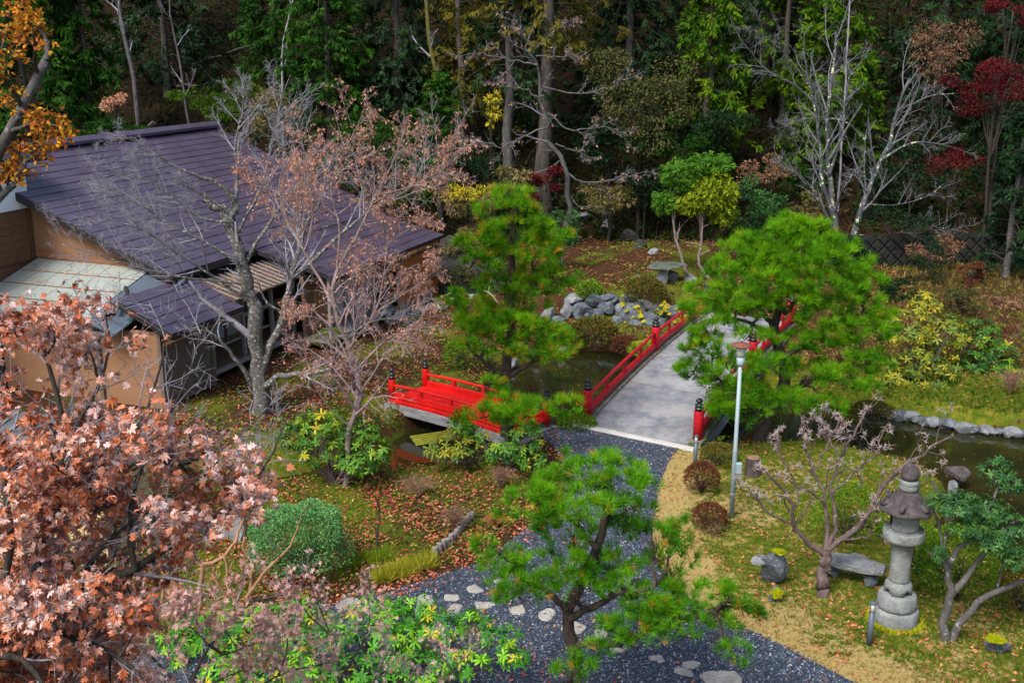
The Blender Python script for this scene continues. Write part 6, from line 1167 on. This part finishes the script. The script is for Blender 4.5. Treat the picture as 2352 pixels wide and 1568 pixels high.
# ---- rhododendrons
def bl(u, v, y, hw, hh, k=.8): s = mpp(y, u, v); return (D(u, v, y), (hw*s, hw*s*k, hh*s))
rhodo('rhododendron', 'large yellowing rhododendron on the far bank right of the domed pine', foot(2130, 33.6), [bl(2130,700,34.4,40,36),(bl(2170,760,34,70,50)),bl(2090,760,33.6,60,50),bl(2110,840,33.2,90,50),bl(2060,880,33,60,40),bl(2150,900,32.8,50,36)], F_RHOY, .20, 1.7, 14)
rhodo('rhododendron', 'dark green rhododendron behind the yellowing one at the right edge', foot(2260, 34.6), [bl(2250,770,35,60,50),bl(2300,820,34.6,44,50),bl(2240,840,34.2,50,40),bl(2310,900,34,36,36)], F_RHO, .20, 1.6, 10)
rhodo('rhododendron', 'green rhododendron at the left bank of the stream below the cherry', P(770, 1110, 0), [bl(740,970,25.4,70,36),bl(680,1000,25.6,50,40),bl(820,990,25,60,44),bl(740,1030,24.8,80,40),bl(860,1030,24.6,44,36),bl(820,1060,24.4,60,26)], F_RHO, .17, 1.6, 14)
rhodo('rhododendron', 'rhododendron leaning over the stream below the small red bridge', P(1190, 1075, 0), [bl(1200,1010,25.6,50,40),bl(1160,1040,25.4,50,36),bl(1220,1050,25.2,40,34),bl(1090,1000,26.0,36,24),bl(1060,980,26.0,36,20)], F_RHO, .17, 1.7, 12)
rhodo('rhododendron', 'yellow green rhododendron spray over the bamboo screen', P(1100, 1080, -.2), [bl(1040,1020,25.6,44,22),bl(1010,1035,25.4,36,18),bl(1070,1045,25.3,34,18)], F_RHOY, .17, 1.0, 7)
rhodo('rhododendron', 'bright green rhododendron at the bottom edge left of the front pine', P(900, 1560, 0), [bl(960,1400,16.6,60,40),bl(860,1400,16.6,70,40),bl(1090,1430,16.2,60,34),bl(1010,1440,15.8,70,40),bl(900,1470,15.6,80,44),bl(780,1450,15.8,70,44),bl(1150,1460,15.8,50,30),bl(960,1540,15,90,40),bl(820,1540,15,80,44),bl(1070,1520,15.2,60,34),bl(740,1510,15.2,60,40),bl(900,1420,16.2,60,34),bl(1180,1500,15.2,40,30),bl(700,1560,14.6,60,40)], F_RHOB, .125, 1.5, 22)
rhodo('rhododendron', 'bright green rhododendron behind the fine pink maple at the bottom left', P(560, 1500, 0), [bl(680,1400,16.8,60,40),bl(600,1430,16.8,60,40),bl(520,1420,17,60,36),bl(450,1440,17,50,34),bl(680,1470,16,70,44),bl(560,1500,16,70,40),bl(380,1460,16.6,40,30),bl(640,1550,15,70,40),bl(500,1470,16.2,60,36),bl(430,1500,16,50,36),bl(730,1430,16.4,50,30),bl(520,1550,15.2,60,36)], F_RHOB, .125, 1.5, 18)
# dark forked evergreen by the lantern
ey = 17.6
FL = [px_limb([(2168,1490),(2170,1440),(2180,1380),(2178,1310),(2165,1270)], ey, .10, .05, -.1), px_limb([(2180,1370),(2215,1330),(2260,1270),(2300,1220)], ey, .07, .03, -.1), px_limb([(2175,1300),(2200,1260),(2240,1220),(2290,1130),(2290,1090)], ey, .055, .02, .1), px_limb([(2180,1488),(2200,1440),(2240,1390),(2290,1360),(2360,1330)], ey, .085, .04, -.2), px_limb([(2290,1360),(2300,1310),(2310,1280)], ey, .03, .015, -.2)]
o = rhodo('forked_evergreen', 'dark leaved forked evergreen right of the stone lantern', P(2170, 1490, 0), [bl(2195,1155,17.4,70,26),bl(2290,1080,17.8,44,32),bl(2330,1110,17.6,40,22),bl(2260,1170,17.5,60,34),bl(2320,1210,17.3,50,40),bl(2230,1215,17.2,50,26),bl(2330,1280,17.1,36,30),bl(2160,1270,17.3,18,22),bl(2290,1245,17.1,50,24)], F_EVB, .095, 2.2, 14, 'tree', B_GREENW, FL)
PL, RR = limb_set(FL, 12, .2)
mb = MB(); tubes(mb, PL, RR, 10); part('trunk', mb, B_GREENW, o, True)

# ---- clipped and rounded bushes
def shp(u, v, w, h, label, mat, n=2400, size=.05, name='azalea_bush', onz=None, lump=.15):
    c = P(u, v, onz) if onz is not None else G(u, v); s = mpp(c[1], u, v); return shrub(name, label, c, (w*s, w*s*.9, h*s*.62), mat, n, size, lump=lump)
shp(690, 1318, 112, 150, 'big clipped blue green juniper dome beside the stream', F_JUN, 14000, .05, 'clipped_juniper', 0, .28)
shp(1610, 1130, 40, 66, 'clipped reddish azalea ball below the bollard light', F_AZR, 2600, .045, onz=0, lump=.06); shp(1628, 1215, 42, 56, 'loose brown red azalea ball on the lawn left of the lamp post', F_AZR, 2200, .045, onz=0)
shp(1650, 1068, 42, 46, 'dark green azalea behind the reddish azalea ball', F_AZ, 1800, .05, onz=0)
shp(1480, 712, 48, 70, 'rounded olive azalea above the stone wall', F_AZ, 3400, .075); shp(1352, 694, 32, 46, 'smaller green azalea above the left end of the stone wall', F_AZG, 1800, .07); shp(1070, 850, 50, 70, 'green azalea on the bank behind the small red bridge', F_AZG, 3000, .065, onz=0)
shp(1700, 985, 80, 110, 'wide green azalea hedge under the domed pine by the bridge', F_AZG, 5200, .06, onz=0); shp(1945, 1245, 78, 130, 'green azalea behind the bare multi stemmed tree', F_AZG, 3600, .05, onz=0, lump=.2)
shp(2195, 1375, 92, 165, 'bright green azalea behind the lantern and forked evergreen', F_AZG, 5200, .05, onz=0); shp(2345, 1400, 60, 110, 'dark olive bush at the right edge behind the mossy rock', F_AZ, 2600, .05, onz=0); shp(2105, 1320, 50, 110, 'small green azalea left of the lantern shaft', F_AZG, 2200, .05, onz=0)
shp(1365, 800, 56, 66, 'mixed green and russet shrub hanging over the pond below the stone wall', F_AZ, 3000, .09, 'bank_shrub', -.3, .3); shp(1438, 812, 34, 38, 'low dark red azalea at the pond edge', F_AZR, 1500, .06, onz=-.3); shp(1485, 822, 42, 36, 'lime green low shrub beside the bridge at the pond edge', F_LIME, 1500, .07, 'bank_shrub', -.3, .25)
shp(1300, 790, 40, 40, 'green bank shrub partly behind the mid pine', F_AZG, 1500, .08, 'bank_shrub', -.3, .3); shp(1325, 985, 44, 30, 'low dark green shrub at the foot of the left bridge post', F_AZG, 1800, .06, onz=-.1)
shp(2000, 960, 46, 34, 'orange tinged low shrub at the pond edge below the domed pine', F_AZ, 1400, .07, 'bank_shrub', -.2, .3); shp(760, 800, 40, 40, 'mossy green shrub by the veranda stones', F_AZG, 1400, .07, onz=0)
# yellow big leaved plants on the stone wall
def leafy(name, label, spots, y, mat, size, n=7, cat='plant'):
    b = D(spots[0][0], spots[0][1], y); o = thing(name, label, cat, b); mb = MB(); sm_ = MB()
    for (u, v) in spots:
        c = D(u, v, y-.15-(v-690)/100*1.0); p = c+rng.normal(0, .14, (n, 3)); ax = rng.normal(0, 1, (n, 3))*[1, 1, .3]+[0, -.5, -.25]
        scatter(mb, p, ax, size*rng.uniform(.7, 1.2, n), MAPLES[0], None, np.array([[0, -.6, 1.]]), .3); PLs = np.stack([np.stack([c-[0, -.1, .2]+0*q, (c+q)/2, q]) for q in p]); tubes(sm_, PLs, np.full((n, 3), .008), 3)
    part('stalks', sm_, F_LIME, o); part('leaves', mb, mat, o)
leafy('coltsfoot', 'yellow big leaved plant on the stones left of the boulder', [(1450,715),(1440,700),(1420,770),(1415,790)], 41.0, F_YEL, .30); leafy('coltsfoot', 'yellow big leaved plant above the largest wall boulder', [(1480,725),(1495,735),(1520,705),(1505,715)], 40.9, F_YEL, .32); leafy('coltsfoot', 'yellow big leaved plant at the right end of the stone wall', [(1555,725),(1575,735),(1565,720)], 40.9, F_YEL, .34)
# small plants left of the path
c = P(868, 1275, 0); limb1 = [px_limb([(868,1275),(866,1220),(872,1175),(862,1140)], c[1], .03, .012), px_limb([(866,1200),(890,1160),(896,1140)], c[1], .015, .008)]
bare_tree('scarlet_shrub', 'small dark stemmed shrub with scarlet leaves beside the juniper dome', 'shrub', c, limb1, B_DARK, B_DARK, (6, 4), (.5, .5), up=.2, rmin=.005, lcap=(.35, .2), leaves=(F_REDS, L_OVAL, 4, .06, .2))
def tussock(name, label, u0, u1, v0, v1, n, size, mat, tnr, cat='grass', w=.02, spread=50):
    mb = MB(); uu = rng.uniform(0, 1, n); w_ = np.array([P(u0+(u1-u0)*t, v0+(v1-v0)*t+rng.normal(0, 7), 0) for t in uu]); T = _tuft(9, spread, w, 5, .5); scatter(mb, w_, np.tile([0, 0, 1.], (n, 1))+rng.normal(0, .3, (n, 3)), size*rng.uniform(.6, 1.2, n), T, rng.uniform(*tnr, n)); return single(name, mb, mat, label, cat, kind='stuff')
tussock('sedge_tuft', 'arching yellow sedge along the gravel edge', 860, 1000, 1335, 1295, 260, .34, leaf_mat('yellow_sedge', [(.22, .26, .015), (.40, .40, .03), (.52, .46, .06)], .5, .3, .2), (0, 1))
tussock('sedge_tuft', 'green arching sedge between the juniper dome and the yellow sedge', 800, 900, 1300, 1280, 160, .3, F_LIME, (0, .6))
c = P(1045, 1215, 0)
def dry_bush(label, u, v, w, h, mat=F_BRN):
    c = P(u, v, 0); s = mpp(c[1]); o = thing('dry_shrub', label, 'shrub', c); lim = []
    for k in range(26): a = rng.uniform(0, 6.28); q = rng.uniform(.3, 1); lim.append((np.array([c, c+np.array([math.cos(a)*w*s*q*.5, math.sin(a)*w*s*q*.5, h*s*.7]), c+np.array([math.cos(a)*w*s*q, math.sin(a)*w*s*q, h*s*(1.1-.5*q)])]), .009, .004))
    PL, RR = limb_set(lim, 8, 1.5); mb = MB(); tubes(mb, PL, RR, 4); A, Ar = spawn(PL, RR, 9, .2, 1, (20, 60), .5, 5, .1, .25, .7, .003); tubes(mb, A, Ar, 3); part('stems', mb, bark_mat('dry_stem', (.16, .09, .06), (.32, .20, .14)) if 'dry_stem' not in bpy.data.materials else bpy.data.materials['dry_stem'], o); mb = MB(); p, tg = along(A, 3, .2, 1); scatter(mb, p, tg+rng.normal(0, .5, tg.shape), .035, L_RH); part('leaves', mb, mat, o)
dry_bush('tangled dead brown shrub at the bend of the post edging', 1045, 1222, 46, 70); dry_bush('low dry brown brush on the bank below the rhododendrons', 960, 1140, 60, 46); dry_bush('dry brown brush beside the path below the small bridge', 1150, 1120, 46, 50); dry_bush('small orange leaved shrub left of the front pine', 1135, 1215, 26, 40, F_ORANGE); dry_bush('withered yellow brown plant in front of the loose azalea ball', 1640, 1228, 24, 30, F_SASA); dry_bush('reddish brown brush on the far bank behind the rhododendrons', 2320, 905, 50, 60)
# ground cover of the bed
x, y = pick(4600, -8, 1.5, 19.0, 27, lambda x, y: (sdist(PATH, x, y) > .25)&(sdist(POND, x, y) > .1)); n = len(x); mb = MB(); scatter(mb, np.stack([x, y, ground(x, y)+rng.uniform(.02, .16, n)], 1), rng.normal(size=(n, 3))*[1, 1, .3], rng.uniform(.05, .10, n), L_OVAL, np.clip(rng.random(n), 0, 1), np.array([[0, 0, 1.]]), .5)
single('bed_groundcover', mb, leaf_mat('bed_leaf', [(.05, .12, .015), (.10, .20, .02), (.28, .33, .02), (.30, .10, .05), (.40, .15, .08)], .5, .25, .3), 'mixed green and russet ground cover of the planted bed', 'ground cover', kind='stuff')
x, y = pick(5200, -9, 8.5, 27, 50, lambda x, y: (sdist(PATH, x, y) > .25)&(sdist(POND, x, y) > .1)&(nz(x, y, 1.1, .7) > -.1)&~((x < -4-(y-30)*.0)&(y > 31)&(x < -1.5-(44-y)*.62)), False); n = len(x); mb = MB(); scatter(mb, np.stack([x, y, ground(x, y)+rng.uniform(.02, .22, n)], 1), rng.normal(size=(n, 3))*[1, 1, .4]+[0, 0, .2], rng.uniform(.07, .15, n), L_OV2, np.clip(rng.random(n), 0, 1), np.array([[0, -.3, 1.]]), .5)
single('terrace_groundcover', mb, leaf_mat('terrace_leaf', [(.02, .06, .008), (.05, .12, .010), (.11, .19, .012), (.24, .25, .02), (.20, .09, .03)], .5, .25, .3), 'patches of low green ground cover around the pond and terrace', 'ground cover', kind='stuff')
# orange barked pollards behind the maple
oy = 17.4
bare_tree('pollard_tree', 'thick orange barked pollarded trunk between the brown maple and the juniper', 'tree', P(415, 1480, 0), [px_limb([(415,1500),(410,1420),(395,1350),(388,1280),(400,1190)], oy, .11, .05), px_limb([(400,1380),(360,1320),(345,1260),(330,1210)], oy, .06, .03, -.2), px_limb([(392,1310),(412,1250),(420,1190),(405,1140)], oy, .05, .03, .2), px_limb([(415,1460),(380,1400),(372,1330)], oy, .05, .03, -.3)], B_ORANGE, B_ORANGE, (4, 3, 2), (.25, .5, .5), up=.25, rmin=.006, K=12, wob=.5, lcap=(.5, .3, .2))
bare_tree('pollard_tree', 'slim orange barked pollard with a side arm left of the juniper dome', 'tree', P(460, 1450, 0), [px_limb([(460,1460),(458,1380),(462,1320),(464,1290)], oy+.3, .055, .04), px_limb([(464,1300),(430,1275),(415,1240)], oy+.3, .03, .012), px_limb([(464,1295),(510,1280),(545,1240),(560,1180),(585,1130)], oy+.3, .04, .012, .3)], B_ORANGE, B_ORANGE, (4, 3, 2), (.25, .5, .5), up=.2, rmin=.005, K=10, wob=.5, lcap=(.4, .3, .2))
bare_tree('pollard_tree', 'twisting orange barked sapling in front of the juniper dome', 'tree', P(560, 1480, 0), [px_limb([(560,1480),(565,1420),(570,1360),(600,1320),(640,1290),(670,1240),(690,1190)], oy-.2, .05, .012), px_limb([(562,1440),(540,1380),(520,1330),(512,1270)], oy-.2, .04, .02), px_limb([(570,1380),(580,1310),(560,1260),(562,1230)], oy-.2, .035, .015), px_limb([(540,1380),(500,1340),(490,1300)], oy-.2, .03, .015)], B_ORANGE, B_ORANGE, (4, 3, 2), (.25, .5, .5), up=.2, rmin=.005, K=12, wob=.5, lcap=(.5, .3, .2))
# grey stones under the maple
for k, (u, v, w, h) in enumerate([(330,1390,46,22),(260,1400,36,20),(545,1200,50,46)]):
    c = P(u, v+h*.6, 0); s = mpp(c[1]); stone_thing('bed_stone', ('grey boulder beneath the orange barked pollard', 'grey boulder half hidden under the maple', 'tall pale grey stone behind the orange barked pollards')[k], 'boulder', c+[0, 0, h*s*.3], (w*s, w*s*.7, h*s), 500+k, M_STONE)

# things of one kind belong together
GROUPS = {'azalea_bush': 'azaleas of the garden', 'bank_bush': 'bushes on the far bank', 'bank_shrub': 'shrubs along the pond bank', 'rhododendron': 'rhododendrons of the garden', 'cedar_tree': 'cedars on the slope', 'dark_cedar': 'shaded cedars on the slope', 'hinoki_cypress': 'cypresses on the slope', 'evergreen_tree': 'evergreens at the foot of the slope', 'evergreen_bush': 'evergreen bushes on the slope', 'red_maple': 'crimson maples at the right',
    'maple_tree': 'dry maples in the foreground', 'red_pine': 'red pines by the bridges', 'pollard_tree': 'orange barked pollards', 'slope_rock': 'rocks on the terrace', 'boulder': 'boulders at the pond point', 'bare_sapling': 'bare saplings on the slope', 'fallen_branch': 'fallen branches on the slope', 'coltsfoot': 'yellow leaved plants on the stone wall', 'dry_shrub': 'dry shrubs of the beds', 'feathery_tree': 'feathery trees on the terrace', 'moss_cushion': 'moss cushions on the lawn stones', 'yellow_bamboo': 'yellow bamboo grass', 'sasa_patch': 'bamboo grass patches', 'bed_stone': 'boulders under the maple', 'bare_tree': 'bare trees before the slope', 'ground_stone': 'flat stones by the bench'}
for ob in COL.objects:
    if ob.parent is None and 'category' in ob:
        g_ = GROUPS.get(ob.name.split('.')[0])
        if g_ and 'group' not in ob: ob['group'] = g_
